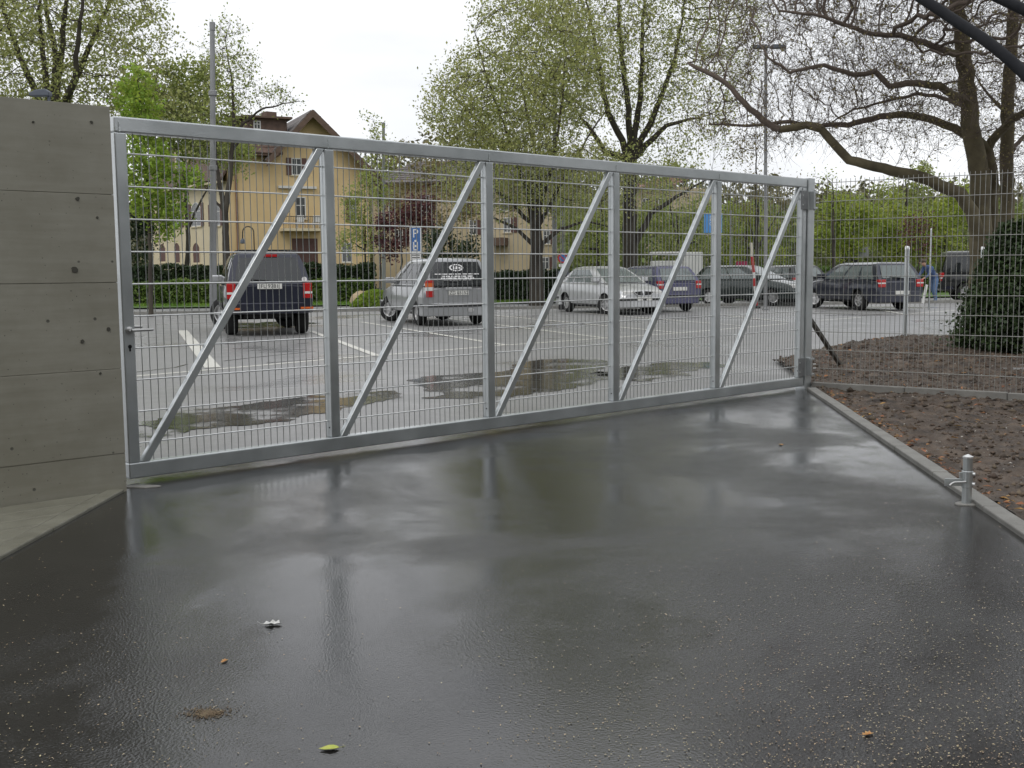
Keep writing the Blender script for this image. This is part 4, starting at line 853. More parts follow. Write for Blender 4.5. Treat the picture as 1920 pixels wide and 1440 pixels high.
# unseen evergreens added beyond the soil bed to darken the gate's reflections
ev = None
for i, (x, y, s_) in enumerate(((10.5, 7.0, 1.0), (11.5, 3.0, 1.15), (10.8, -1.2, .95), (11.8, -5.5, 1.1), (13.2, 11.5, 1.05))):
    lab = 'unseen dark evergreen added beyond the soil bed to darken gate reflections'
    if ev is None:
        rnd = np.random.RandomState(90); n = 9000; ev = empty('unseen_evergreen', (x, y, -.05), 0, lab, 'tree', 'unseen added evergreens')
        MB().tube([(0, 0, 0), (0.1, 0, 4), (0, 0, 9.5)], [.22, .15, .03], 8).build('trunk', M_bark_dk, ev, smooth=60)
        h = rnd.beta(1.1, 1.5, n) * 9.4 + .5; a = rnd.uniform(0, 6.283, n); rr = (2.3 * (1 - (h - .5) / 10) ** .8) * (1 + .2 * np.sin(5 * a + 2.2 * h) + .12 * np.sin(9 * a - h)) * rnd.rand(n) ** .35
        V, F = leaves(np.stack([rr * np.cos(a), rr * np.sin(a), h], 1), .34, rnd); link('crown', arr_mesh('crown', V, F, LF_dark), ev); t_ = ev
    else:
        t_ = ev.copy(); COL.objects.link(t_)
        for ch in ev.children: c = ch.copy(); COL.objects.link(c); c.parent = t_
    t_.location = (x, y, -.05); t_.scale = (s_ * .85, s_ * .85, s_ * .75); t_.rotation_euler = (0, 0, i * 1.3)
# ------------------------------------------------------------------ houses behind the park
M_yel = mat('yellow_render', (0.62, 0.46, 0.24), (0.68, 0.52, 0.29), rough=0.85, scale=0.5, world=True, bump=0.1, bscale=20)
M_cream = mat('cream_render', (0.60, 0.52, 0.35), (0.66, 0.58, 0.41), rough=0.85, scale=0.5, world=True, bump=0.1, bscale=20)
M_beige = mat('beige_render', (0.47, 0.39, 0.25), (0.53, 0.45, 0.30), rough=0.85, scale=0.4, world=True)
M_tile = mat('brown_roof_tile', (0.085, 0.055, 0.042), (0.14, 0.09, 0.07), rough=0.75, scale=2.5, world=True, bump=0.4, bscale=6)
M_gtile = mat('grey_roof_tile', (0.12, 0.105, 0.10), (0.18, 0.16, 0.155), rough=0.7, scale=2.0, world=True, bump=0.4, bscale=6)
M_ptile = mat('pink_roof_tile', (0.33, 0.18, 0.15), (0.40, 0.24, 0.20), rough=0.8, scale=2, world=True)
M_soffit = mat('brown_timber', (0.10, 0.065, 0.045), (0.14, 0.09, 0.065), rough=0.7, scale=3, world=True)
M_shut = mat('brown_shutter', (0.095, 0.045, 0.036), (0.12, 0.06, 0.05), rough=0.6, scale=6, world=True)
M_wframe = mat('white_window_frame', (0.62, 0.62, 0.60), rough=0.5)
M_glass = mat('window_glass', (0.045, 0.05, 0.055), (0.075, 0.08, 0.085), rough=0.06, scale=1.3, world=True, spec=0.7)
M_rail = mat('dark_railing', (0.04, 0.04, 0.04), rough=0.5, metal=0.3)
M_cop = mat('copper_pipe', (0.22, 0.09, 0.04), rough=0.5, metal=0.3)
class Facade:
    def __init__(s, root, a, b):                                # a, b: world ground points of a wall, seen from the camera side
        s.root = root; s.a = Vector(a); d = Vector(b) - s.a; s.len = d.length; s.d = d.normalized(); s.n = Vector((s.d.y, -s.d.x, 0))
        if s.n.dot(CAM - s.a) < 0: s.n = -s.n
        s.off = s.a - root.location
    def xz(s, px, py):
        r = ray(px, py); p = CAM + r * ((s.a - CAM).dot(s.n) / r.dot(s.n)); return (p - s.a).dot(s.d), p.z
    def w(s, x, o, z): return s.off + s.d * x + s.n * o + Vector((0, 0, z))
    def slab(s, name, x0, x1, o0, o1, z0, z1, mt, par=None, bev=0):
        m_ = MB(); vs = [s.w(x, o, z) for z in (z0, z1) for o in (o0, o1) for x in (x0, x1)]
        m_.add(vs, [(0, 2, 3, 1), (4, 5, 7, 6), (0, 1, 5, 4), (2, 6, 7, 3), (0, 4, 6, 2), (1, 3, 7, 5)])
        return m_.build(name, mt, par or s.root, bevel=bev)
    def window(s, px0, py0, px1, py1, shut=(1, 1), arch=False, cross=True, glass=None, frame=None, sill=True, sw=None):
        x0, z1 = s.xz(px0, py0); x1, z0 = s.xz(px1, py1); z0, z1 = min(z0, z1), max(z0, z1); fr = frame or M_wframe; t = 0.07
        top = lambda x: z1 - ((2 * (x - x0) / (x1 - x0) - 1) ** 2) * 0.28 * (x1 - x0) if arch else z1
        n = 7 if arch else 1
        po = [(x0, z0), (x1, z0)] + [(x1 + (x0 - x1) * i / n, top(x1 + (x0 - x1) * i / n)) for i in range(n + 1)]
        cx, cz = (x0 + x1) / 2, (z0 + z1) / 2; pi_ = [(cx + (x - cx) * (1 - 2 * t / (x1 - x0)), cz + (z - cz) * (1 - 2 * t / (z1 - z0))) for x, z in po]
        m_ = MB(); k = len(po); vs = [s.w(x, 0.03, z) for x, z in po] + [s.w(x, 0.03, z) for x, z in pi_] + [s.w(x, -0.10, z) for x, z in pi_] + [s.w(x, -0.002, z) for x, z in po]
        fs = []
        for i in range(k):
            j = (i + 1) % k; fs += [(i, j, k + j, k + i), (k + i, k + j, 2 * k + j, 2 * k + i), (3 * k + i, 3 * k + j, j, i)]
        m_.add(vs, fs)
        if cross:
            for q in (0.5,): m_.add([s.w(x, o, z) for z in (z0 + t, z1 - t) for o in (-0.05, 0.012) for x in (cx - .03, cx + .03)], [(0, 2, 3, 1), (4, 5, 7, 6), (0, 1, 5, 4), (2, 6, 7, 3), (0, 4, 6, 2), (1, 3, 7, 5)])
            zz = z0 + (z1 - z0) * .62; m_.add([s.w(x, o, z) for z in (zz - .025, zz + .025) for o in (-0.05, 0.010) for x in (x0 + t, x1 - t)], [(0, 2, 3, 1), (4, 5, 7, 6), (0, 1, 5, 4), (2, 6, 7, 3), (0, 4, 6, 2), (1, 3, 7, 5)])
        wn_ = m_.build('window', fr, s.root)
        MB().add([s.w(x, 0.006, z) for x, z in pi_], [tuple(range(k))]).build('pane', glass or M_glass, wn_)
        if sill: s.slab('sill', x0 - .08, x1 + .08, 0.0, .09, z0 - .07, z0, M_cream, wn_)
        wd = sw or (x1 - x0) * .48
        for sd, on in zip((-1, 1), shut):
            if on:
                a_ = x0 - wd - .02 if sd < 0 else x1 + .02
                sh = s.slab('shutter', a_, a_ + wd, 0.015, .055, z0, z1 - (.1 if arch else 0), M_shut, wn_)
        return wn_
def poly3(name, pts, thick, mt, root, smooth=False):            # slab from a planar polygon, given thickness upward
    p = [Vector(q) for q in pts]; n = (p[1] - p[0]).cross(p[2] - p[0]).normalized()
    if n.z < 0: n = -n
    m_ = MB(); k = len(p); m_.add([q for q in p] + [q + n * thick for q in p], [tuple(range(k)), tuple(range(2 * k - 1, k - 1, -1))] + [(i, (i + 1) % k, k + (i + 1) % k, k + i) for i in range(k)])
    return m_.build(name, mt, root)
def roof_slope(name, e0, e1, r1, r0, mt, root, rows=0):          # eave e0-e1, ridge r0-r1; tile courses as raised battens
    o = poly3(name, [e0, e1, r1, r0], 0.14, mt, root)
    for i in range(1, rows):
        t = i / rows; a = Vector(e0).lerp(Vector(r0), t); b = Vector(e1).lerp(Vector(r1), t); up = Vector((0, 0, .17))
        m_ = MB().tube([a + up, b + up], .045, 4); m_.build('tile_course', mt, o)
    return o

# --- yellow gable house with cream wing
A, B, Cc = base(432, 74), base(694, 78), base(281, 85)
house = empty('gable_house', A, 0, 'yellow rendered house with brown roof gable and cream side wing', 'house')
f1 = Facade(house, A, B); f2 = Facade(house, Cc, A)
x_l, z_e = f1.xz(432, 287); xg, _ = f1.xz(508, 287); xa, za = f1.xz(580, 212); xr, zr = f1.xz(692, 322)
Lw = f1.len
m_ = MB(); po = [(0, 0), (Lw, 0), (Lw, zr), (xa, za), (xg, z_e), (0, z_e)]
m_.prism(po, lambda p, k: f1.w(p[0], 0 if k == 0 else -8.5, p[1])); m_.build('wall', M_yel, house)
zw = f2.xz(360, 349)[1]; m_ = MB(); m_.prism([(0, 0), (f2.len, 0), (f2.len, zw), (0, zw)], lambda p, k: f2.w(p[0], 0.002 if k == 0 else -7, p[1])); m_.build('wall', M_cream, house)
# gable roof
ov = 0.9
def rp_(x, z, o): return f1.w(x, o, z)
sl = (za - zr) / (Lw - xa); s2 = (za - z_e) / (xa - xg)
ge = Lw + .7
ra = roof_slope('roof', rp_(ge, zr - .7 * sl, ov), rp_(ge, zr - .7 * sl, -9), rp_(xa, za, -9), rp_(xa, za, ov), M_tile, house, 9)
rb = roof_slope('roof', rp_(xg - .5, z_e - .5 * s2, ov), rp_(xg - .5, z_e - .5 * s2, -9), rp_(xa, za, -9), rp_(xa, za, ov), M_gtile, house, 9)
# bargeboards
for (p, q) in (((ge, zr - .7 * sl), (xa, za)), ((xg - .5, z_e - .5 * s2), (xa, za))):
    m_ = MB(); m_.prism([(p[0], p[1] - .38), (q[0], q[1] - .38), (q[0], q[1] + .12), (p[0], p[1] + .12)], lambda v, k: f1.w(v[0], ov + (.06 if k == 0 else 0.002), v[1])); m_.build('bargeboard', M_soffit, house)
# main roof left of the gable, with flat dormer
roof_slope('roof', rp_(-1.0, z_e - .1, .9), rp_(xg + .6, z_e - .1, .9), rp_(xg + .6, z_e + 2.9, -4), rp_(1.0, z_e + 2.9, -4), M_tile, house, 8)
poly3('eave_soffit', [rp_(-1.0, z_e - .16, .9), rp_(xg + .4, z_e - .16, .9), rp_(xg + .4, z_e - .16, -.1), rp_(-1.0, z_e - .16, -.1)], .06, M_soffit, house)
xd0, zd1 = f1.xz(462, 219); xd1, zd0 = f1.xz(541, 250)
dm = f1.slab('dormer', xd0, xd1, -.4, -5, zd0 - .9, zd1, M_tile, house); f1.slab('dormer_roof', xd0 - .3, xd1 + .3, 0, -5.2, zd1, zd1 + .14, M_soffit, dm)
fd = Facade(house, A + f1.n * -.4, B + f1.n * -.4); fd.window(475, 226, 489, 243, (0, 0), cross=True, sill=False)
# mansard of the wing
roof_slope('mansard', f2.w(-.5, .5, zw), f2.w(f2.len + .2, .5, zw), f2.w(f2.len + .2, -1.6, zw + 3.3), f2.w(-.5, -1.6, zw + 3.3), M_tile, house, 8)
roof_slope('roof', f2.w(-.5, -1.6, zw + 3.3), f2.w(f2.len + .2, -1.6, zw + 3.3), f2.w(f2.len - 2, -5, zw + 4.3), f2.w(1.5, -5, zw + 4.3), M_tile, house)
f2.slab('eave_gutter', -.5, f2.len + .2, .4, .58, zw - .16, zw - .02, M_cream, house)
f2b = Facade(house, Cc + f2.n * -.25, A + f2.n * -.25)
for a_ in ((330, 290, 344, 325), (385, 292, 397, 326)):
    x0, z1 = f2b.xz(a_[0] - 4, a_[1] - 5); x1, z0 = f2b.xz(a_[2] + 4, a_[3] + 2); f2b.slab('dormer', x0, x1, -.05, -2.2, z0, z1, M_cream, house); f2b.window(*a_, (0, 0), sill=False)
for a_ in ((321, 382, 341, 426), (358, 380, 378, 424), (396, 381, 414, 423)): f2.window(*a_, arch=True, sw=.42)
for a_ in ((298, 456, 312, 492), (326, 454, 339, 494), (361, 454, 376, 494), (394, 455, 407, 494)):
    f2.window(*a_, (0, 0), arch=True, cross=False, glass=M_shut, frame=M_cream)
f1.window(546, 296, 566, 329, (1, 1)); f1.window(553, 369, 574, 411, (0, 0)); f1.window(655, 372, 669, 414, (1, 0)); f1.window(640, 455, 660, 492, (0, 0))
x0, zb_ = f1.xz(521, 353); x1, _ = f1.xz(592, 353); f1.slab('awning_box', x0, x1, 0.002, .25, zb_, zb_ + .16, M_wframe, house)
x0, zs_ = f1.xz(524, 434); x1, zt_ = f1.xz(599, 408); bal = f1.slab('balcony', x0, x1, 0.002, 1.3, zs_, zs_ + .18, M_cream, house)
m_ = MB(); m_.tube([f1.w(x0, .05, zt_), f1.w(x0, 1.25, zt_), f1.w(x1, 1.25, zt_), f1.w(x1, .05, zt_)], .025, 5); m_.build('handrail', M_rail, bal)
for i in range(25):
    x = x0 + (x1 - x0) * i / 24; MB().tube([f1.w(x, 1.25, zs_ + .16), f1.w(x, 1.25, zt_)], .012, 4).build('baluster', M_rail, bal)
def bchair(px):
    x, z = f1.xz(px, 428); p = f1.w(x, .8, zs_ + .18) + house.location
    c = empty('balcony_chair', p, 0, 'white garden chair on the house balcony, ' + ('nearer the open door' if px < 570 else 'farther from the drain pipe'), 'chair', 'white chairs on the balcony')
    MB().box(-.24, .24, -.22, .22, .40, .45).build('seat', M_wframe, c); MB().box(-.24, .24, .19, .24, .45, .9).build('backrest', M_wframe, c)
    for sx in (-.21, .21):
        for sy in (-.19, .19): MB().box(sx - .02, sx + .02, sy - .02, sy + .02, 0, .40).build('leg', M_wframe, c)
bchair(558); bchair(588)
xp, _ = f1.xz(444, 400); MB().tube([f1.w(xp, .08, 0), f1.w(xp, .08, z_e - .2)], .07, 8).build('drain_pipe', M_cop, house, smooth=60)
f1.slab('dark_door_panel', *[f1.xz(548, 480)[0], f1.xz(596, 480)[0]], 0.004, .01, 0.1, f1.xz(560, 447)[1], M_shut, house)  # flat brown panel for the dark garden door area below the balcony
for q in (0.25, 0.75): f2.slab('chimney', f2.len * q, f2.len * q + .8, -4.4, -5.2, zw + 3.6, zw + 5.2, M_soffit, house)

# --- beige house behind the middle trees
A2, B2 = base(700, 92), base(1048, 88); h2 = empty('beige_house', A2, 0, 'beige two-storey house with grey roof half hidden by the spreading tree', 'house')
g1 = Facade(h2, A2, B2); ze = g1.xz(860, 338)[1]; zrg = g1.xz(860, 292)[1]
m_ = MB(); m_.prism([(0, 0), (g1.len, 0), (g1.len, ze), (0, ze)], lambda p, k: g1.w(p[0], 0 if k == 0 else -9, p[1])); m_.build('wall', M_beige, h2)
roof_slope('roof', g1.w(-.6, .8, ze - .2), g1.w(g1.len + .6, .8, ze - .2), g1.w(g1.len - 2.5, -4.5, zrg), g1.w(2.5, -4.5, zrg), M_gtile, h2, 10)
poly3('eave_soffit', [g1.w(-.6, .8, ze - .26), g1.w(g1.len + .6, .8, ze - .26), g1.w(g1.len + .6, 0, ze - .26), g1.w(-.6, 0, ze - .26)], .05, M_soffit, h2)
poly3('roof_end', [g1.w(g1.len + .6, .8, ze - .2), g1.w(g1.len + .6, -9.8, ze - .2), g1.w(g1.len - 2.5, -4.5, zrg)], .1, M_gtile, h2); poly3('roof_end', [g1.w(-.6, .8, ze - .2), g1.w(-.6, -9.8, ze - .2), g1.w(2.5, -4.5, zrg)], .1, M_gtile, h2)
for a_ in ((728, 368, 742, 400), (790, 366, 806, 398), (860, 366, 876, 398), (938, 366, 954, 396), (944, 408, 958, 436), (1018, 372, 1031, 400), (1018, 432, 1032, 458), (1016, 482, 1030, 505), (740, 430, 756, 462), (880, 412, 895, 440)): g1.window(*a_, (0, 1), sw=.5)
x0, zs_ = g1.xz(926, 461); x1, zt_ = g1.xz(953, 446); bal = g1.slab('balcony', x0, x1, .002, 1.3, zs_, zt_, M_soffit, h2)
# --- house with pink roof
A3, B3 = base(1190, 100), base(1262, 97); h3 = empty('pink_roof_house', A3, 0, 'small beige house with pale red roof behind the tall tree trunk', 'house')
k1 = Facade(h3, A3, B3); ze = k1.xz(1225, 352)[1]; zrg = k1.xz(1225, 331)[1]
m_ = MB(); m_.prism([(0, 0), (k1.len, 0), (k1.len, ze), (0, ze)], lambda p, k: k1.w(p[0], 0 if k == 0 else -7, p[1])); m_.build('wall', M_beige, h3)
roof_slope('roof', k1.w(-.5, .6, ze), k1.w(k1.len + .5, .6, ze), k1.w(k1.len - .3, -3.5, zrg), k1.w(.3, -3.5, zrg), M_ptile, h3, 6)
k1.window(1205, 372, 1217, 396, (0, 1)); k1.window(1234, 372, 1246, 396, (1, 0)); k1.window(1208, 425, 1220, 450, (0, 1))

# --- unseen building added behind the camera to darken what the gate reflects
def unseen_building():
    a, b = Vector((-21, -12.5, 0)), Vector((25, -15.5, 0)); root = empty('unseen_building', a, 0, 'unseen grey building added behind the camera to darken gate reflections', 'building'); fc = Facade(root, a, b)
    m_ = MB(); m_.prism([(0, 0), (fc.len, 0), (fc.len, 9.5), (0, 9.5)], lambda p, k: fc.w(p[0], 0 if k == 0 else -10, p[1])); m_.build('wall', M_wallg, root)
    fc.slab('parapet', -.2, fc.len + .2, .15, -10.2, 9.5, 9.8, M_kerb, root)
    for r in range(3):
        for i in range(11):
            x = 1.6 + i * 4.1; z = .9 + r * 3.0; wn_ = fc.slab('window', x, x + 2.2, .05, -.02, z, z + 1.6, M_rail, root); fc.slab('pane', x + .08, x + 1.05, .06, .052, z + .08, z + 1.52, M_glass, wn_); fc.slab('pane', x + 1.15, x + 2.12, .06, .052, z + .08, z + 1.52, M_glass, wn_)
M_wallg = mat('grey_facade', (0.20, 0.19, 0.17), (0.25, 0.24, 0.22), rough=0.8, scale=0.6, world=True)
unseen_building()
# ------------------------------------------------------------------ cars
def paint(name, c, metal=0.35, rough=0.32): return mat(name, c, tuple(q * 0.9 for q in c), rough=rough, metal=metal, scale=1.2, coat=0.8)
P_navy = paint('dark_blue_paint', (0.013, 0.016, 0.034)); P_silver = paint('silver_paint', (0.42, 0.43, 0.44), 0.6); P_silver2 = paint('pale_silver_paint', (0.58, 0.59, 0.60), 0.5)
P_blue = paint('violet_blue_paint', (0.075, 0.075, 0.15)); P_green = paint('dark_green_paint', (0.018, 0.028, 0.026)); P_ink = paint('ink_blue_paint', (0.020, 0.024, 0.042)); P_black = paint('black_paint', (0.014, 0.016, 0.017))
M_cglass = mat('tinted_glass', (0.018, 0.021, 0.023), rough=0.05, spec=0.8); M_cglass2 = mat('clear_car_glass', (0.11, 0.135, 0.135), (0.16, 0.185, 0.185), rough=0.05, scale=1.5, spec=0.8)
M_plast = mat('black_plastic', (0.018, 0.018, 0.019), rough=0.6); M_tyre = mat('tyre_rubber', (0.012, 0.012, 0.012), rough=0.8); M_rim = mat('alloy_rim', (0.60, 0.60, 0.60), rough=0.3, metal=0.7)
M_red = mat('red_lens', (0.45, 0.012, 0.012), rough=0.15, spec=0.7); M_orange = mat('orange_lens', (0.65, 0.14, 0.03), rough=0.2); M_clear = mat('clear_lens', (0.72, 0.72, 0.70), rough=0.1)
M_plate_w = mat('plate_white', (0.70, 0.70, 0.66), rough=0.4); M_ink = mat('black_print', (0.02, 0.02, 0.02), rough=0.6); M_white = mat('white_print', (0.8, 0.8, 0.8), rough=0.6)
def wheel_meshes(r, w, spokes):
    t = MB().lathe([(r * .60, -w / 2), (r * .88, -w / 2), (r * .97, -w * .38), (r, -w * .2), (r, w * .2), (r * .97, w * .38), (r * .88, w / 2), (r * .60, w / 2), (r * .60, -w / 2)], 28).mesh('tyre', 50); t.materials.append(M_tyre)
    q = MB().lathe([(r * .62, w * .10), (r * .62, w * .46), (r * .56, w * .42), (r * .52, w * .16), (0.0, w * .14)], 24)
    q.lathe([(r * .15, w * .12), (r * .15, w * .40), (0.0, w * .42)], 12)
    for k in range(spokes):
        a = 6.283 * k / spokes; M_ = Matrix.Rotation(a, 4, 'Z'); q.box(r * .08, r * .57, -r * .075, r * .075, w * .26, w * .40, 0, M_)
    rm = q.mesh('rim', 40); rm.materials.append(M_rim); return t, rm
def car(name, label, pos, heading, sp, group='cars in the car park'):
    root = empty(name, pos, heading, label, 'car', group); Lc, Wc, Hc, wb, ro, rw = sp['L'], sp['W'], sp['H'], sp['wb'], sp['ro'], sp['rw']
    hw = Wc / 2; X = lambda x: x - ro                            # local x = 0 at the rear axle
    # lower body
    secs = []
    for x, zb, zt, k in sp['body']:
        h = hw * k; e = sp.get('tum', .96)
        prof = [(0, zb), (h * .80, zb), (h * .94, zb + .05), (h * .985, zb + .16), (h, zb + .45 * (zt - zb)), (h * .995, zt - .16), (h * e, zt - .05), (h * (e - .07), zt), (h * .5, zt + .015), (0, zt + .02)]
        secs.append([Vector((X(x), y, z)) for y, z in prof] + [Vector((X(x), -y, z)) for y, z in prof[-2:0:-1]])
    mb = MB(); n = len(secs[0]); vs = [v for s_ in secs for v in s_]; fs = []
    for i in range(len(secs) - 1):
        for k in range(n): fs.append((i * n + k, i * n + (k + 1) % n, (i + 1) * n + (k + 1) % n, (i + 1) * n + k))
    fs += [tuple(range(n)), tuple((len(secs) - 1) * n + k for k in range(n))]; mb.add(vs, fs)
    body = mb.build('body', [sp['paint'], M_plast], root, smooth=28)
    cut = MB()
    for x in (0, wb): cut.lathe([(rw * 1.12, -hw - .3), (rw * 1.12, hw + .3)], 26, Matrix.Translation((x, 0, rw * 1.02)) @ Matrix.Rotation(math.pi / 2, 4, 'X'), 1)
    co = cut.build('wheel_cutter', [sp['paint'], M_plast], root)
    bo = body.modifiers.new('arch', 'BOOLEAN'); bo.operation = 'DIFFERENCE'; bo.object = co; bo.solver = 'EXACT'
    bpy.context.view_layer.update(); dg = bpy.context.evaluated_depsgraph_get(); me = bpy.data.meshes.new_from_object(body.evaluated_get(dg)); body.modifiers.clear(); body.data = me; bpy.data.objects.remove(co)
    # cabin
    c = sp['cab']; x0b, x1b, x0t, x1t, zb, zt, kb, kt = c; zt2 = zt
    def S(u, v, s_, off=0.0):                                     # side surface
        bul = .035 * math.sin(math.pi * min(max(v, 0), 1)); y = hw * (kb + (kt - kb) * v) + bul
        pin = 1 - .10 * max(0, (u - .62) / .38) ** 2 - sp.get('rpin', .05) * max(0, (.25 - u) / .25) ** 2
        return Vector((X((x0b + (x1b - x0b) * u) * (1 - v) + (x0t + (x1t - x0t) * u) * v), s_ * (y * pin + off), zb + (zt - zb) * v))
    cb = MB(); us = [0, .03, .12, .25, .4, .55, .7, .85, .96, 1]; vsn = [0, .25, .5, .75, .93]
    rings = []
    for v in vsn: rings.append([S(u, v, 1) for u in us] + [S(u, v, -1) for u in reversed(us)])
    top1 = [S(u, 1, 1) for u in us] + [S(u, 1, -1) for u in reversed(us)]
    rings.append([Vector((p.x * .985 + .015 * X((x0t + x1t) / 2), p.y * .93, p.z)) for p in top1])
    rings.append([Vector((p.x * .90 + .10 * X((x0t + x1t) / 2), p.y * .60, p.z + .035)) for p in top1])
    k = len(us) * 2; vs = [p for r_ in rings for p in r_]; fs = [(i * k + j, i * k + (j + 1) % k, (i + 1) * k + (j + 1) % k, (i + 1) * k + j) for i in range(len(rings) - 1) for j in range(k)]
    fs.append(tuple((len(rings) - 1) * k + j for j in range(k))); cb.add(vs, fs); cab = cb.build('cabin', sp['paint'], root, smooth=32)
    gl = sp.get('glass', M_cglass)
    for s_ in (1, -1):                                           # side windows
        for u0, u1, a0, a1 in sp['side']:
            g = MB(); nu = 4; pts = []
            for v in (.06, .5, .86):
                for i in range(nu + 1):
                    t = i / nu; pts.append(S((u0 + a0 * v) * (1 - t) + (u1 + a1 * v) * t, v, s_, .008))
            for v in range(2):
                for i in range(nu): g.add([pts[v * 5 + i], pts[v * 5 + i + 1], pts[(v + 1) * 5 + i + 1], pts[(v + 1) * 5 + i]], [(0, 1, 2, 3)])
            g.build('side_window', gl, cab, fix=False)
    def endglass(name, front, m0, m1, v0, v1):
        g = MB(); pts = []
        for v in (v0, (v0 + v1) / 2, v1):
            a = S(1 if front else 0, v, 1); b = S(1 if front else 0, v, -1)
            for i in range(5):
                t = m0 + (m1 - m0) * i / 4; p = a.lerp(b, t); pts.append(p + Vector(((.012 + .03 * (1 - (2 * t - 1) ** 2)) * (1 if front else -1), 0, 0)))
        for v in range(2):
            for i in range(4): g.add([pts[v * 5 + i], pts[v * 5 + i + 1], pts[(v + 1) * 5 + i + 1], pts[(v + 1) * 5 + i]], [(0, 1, 2, 3)])
        return g.build(name, gl, cab, fix=False)
    endglass('windscreen', True, .06, .94, .05, .93); rg = endglass('rear_window', False, *sp.get('rear_glass', (.09, .91, .10, .88)))
    # wheels
    t_, r_ = wheel_meshes(rw, sp.get('tw', .20), sp.get('spokes', 5))
    for x in (0, wb):
        for s_ in (1, -1):
            o = link('wheel', t_, root); o.location = (x, s_ * (hw * .94 - sp.get('tw', .2) / 2), rw); o.rotation_euler = (-s_ * math.pi / 2, 0, .3 * x)
            link('rim', r_, o)
    MB().tube([(0, -hw * .8, rw), (0, hw * .8, rw)], .05, 8).tube([(wb, -hw * .8, rw), (wb, hw * .8, rw)], .05, 8).build('axle', M_plast, root)
    MB().box(X(.5), X(Lc - .6), -hw * .55, hw * .55, sp['body'][2][1] - .07, sp['body'][2][1] + .02).build('underbody', M_plast, root)
    # bumpers
    b0, b1 = sp['body'][0], sp['body'][-1]
    for fr, nm in ((False, 'rear_bumper'), (True, 'front_bumper')):
        q = MB(); zz0, zz1 = sp.get('bump', (.36, .60)); sx = 1 if fr else -1; xe = X(Lc) if fr else X(0)
        prof = [(hw * .985, -.42), (hw * .97, -.16), (hw * .86, -.01), (hw * .5, .045), (0, .06), (-hw * .5, .045), (-hw * .86, -.01), (-hw * .97, -.16), (-hw * .985, -.42)]
        out = [(xe + sx * d, y) for y, d in prof]; inn = [(xe + sx * (d - .12), y * .93) for y, d in prof]
        q.prism(out + inn[::-1], lambda p, kk: (p[0], p[1], zz0 if kk == 0 else zz1)); q.build(nm, sp.get('bmat', sp['paint']), root, bevel=.025)
        if sp.get('strip'): 
            q = MB(); out2 = [(xe + sx * (d + .012), y * 1.004) for y, d in prof]; q.prism(out2 + inn[::-1], lambda p, kk: (p[0], p[1], zz1 - .10 if kk == 0 else zz1 - .03)); q.build('bumper_strip', M_plast, root)
    # lamps
    lz0, lz1, lw, ld = sp['tail']
    for s_ in (1, -1):
        yo = hw * b0[3]; q = MB(); y0, y1 = sorted((s_ * (yo + .012), s_ * (yo - lw)))
        lens = MB().box(X(0) - .02, X(0) + ld, y0, y1, lz0, lz1).build('tail_light', M_red, root, bevel=.015)
        for i, (fa, fb, mm) in enumerate(sp.get('lens', ((.45, .62, M_clear),))):
            zz = lz1 - lz0; y2, y3 = sorted((s_ * (yo + .015), s_ * (yo - lw + .01))); MB().box(X(0) - .024, X(0) + ld * .6, y2, y3, lz0 + fa * zz, lz0 + fb * zz).build('lens', mm, lens)
        hz0, hz1, hwd = sp['head']; yo = hw * b1[3]; y0, y1 = sorted((s_ * (yo + .02), s_ * (yo - hwd))); MB().box(X(Lc) - .30, X(Lc) - .012, y0, y1, hz0, hz1).build('headlight', M_clear, root, bevel=.03)
        # mirrors
        mp_ = S(.90, 0.08, s_, .0); MB().box(mp_.x - .08, mp_.x + .05, *sorted((mp_.y - s_ * .02, mp_.y + s_ * .22)), mp_.z, mp_.z + .15).build('mirror', sp.get('mirror', sp['paint']), root, bevel=.03)
    # number plate
    pz = sp['plate']; pl = MB().box(X(0) - sp.get('pd', .035), X(0) - sp.get('pd', .035) + .03, -.25, .25, pz, pz + .11).build('number_plate', M_plate_w, root, bevel=.006)
    if sp.get('ptext'):
        o = link('lettering', text_mesh(sp['ptext'], .115, M_ink), pl); o.location = (X(0) - sp.get('pd', .035) - .004, 0, pz + .055); o.rotation_euler = (math.pi / 2, 0, -math.pi / 2)
    fp = MB().box(X(Lc) + .055, X(Lc) + .07, -.25, .25, .42, .53).build('number_plate', M_plate_w, root)
    if sp.get('grille'): 
        q = MB(); 
        for s_ in (1, -1): q.prism([(s_ * .03, sp['grille'] + .0), (s_ * .26, sp['grille'] + .02), (s_ * .33, sp['grille'] + .10), (s_ * .05, sp['grille'] + .12)], lambda p, kk: (X(Lc) + (.012 if kk == 0 else -.05), p[0], p[1]))
        q.build('grille', M_plast, root)
        MB().tube([(X(Lc) + .02, -.36, sp['grille'] + .12), (X(Lc) + .03, -.2, sp['grille'] - .02), (X(Lc) + .035, 0, sp['grille'] - .035), (X(Lc) + .03, .2, sp['grille'] - .02), (X(Lc) + .02, .36, sp['grille'] + .12)], .014, 6).build('grille_trim', M_rim, root)
    if sp.get('rails'):
        for s_ in (1, -1):
            a = S(.10, 1, s_); b = S(.92, 1, s_); up = Vector((0, 0, .06)); inn = Vector((0, -s_ * .06, 0))
            MB().tube([a + inn, a + inn + up + Vector((.05, 0, 0)), b + inn + up - Vector((.1, 0, 0)), b + inn], .014, 6).build('roof_rail', sp.get('railmat', M_plast), cab)
        for u in (.25, .7):
            a, b = S(u, 1, 1), S(u, 1, -1); up = Vector((0, 0, .075)); MB().tube([a * .92 + b * .08 + up, a * .08 + b * .92 + up], .014, 6).build('cross_bar', sp.get('railmat', M_plast), cab)
    if sp.get('wiper'): 
        a = S(0, .12, 1); MB().tube([(a.x - .06, 0, a.z), (a.x - .03, .38, a.z + .03)], .01, 5).build('rear_wiper', M_plast, root)
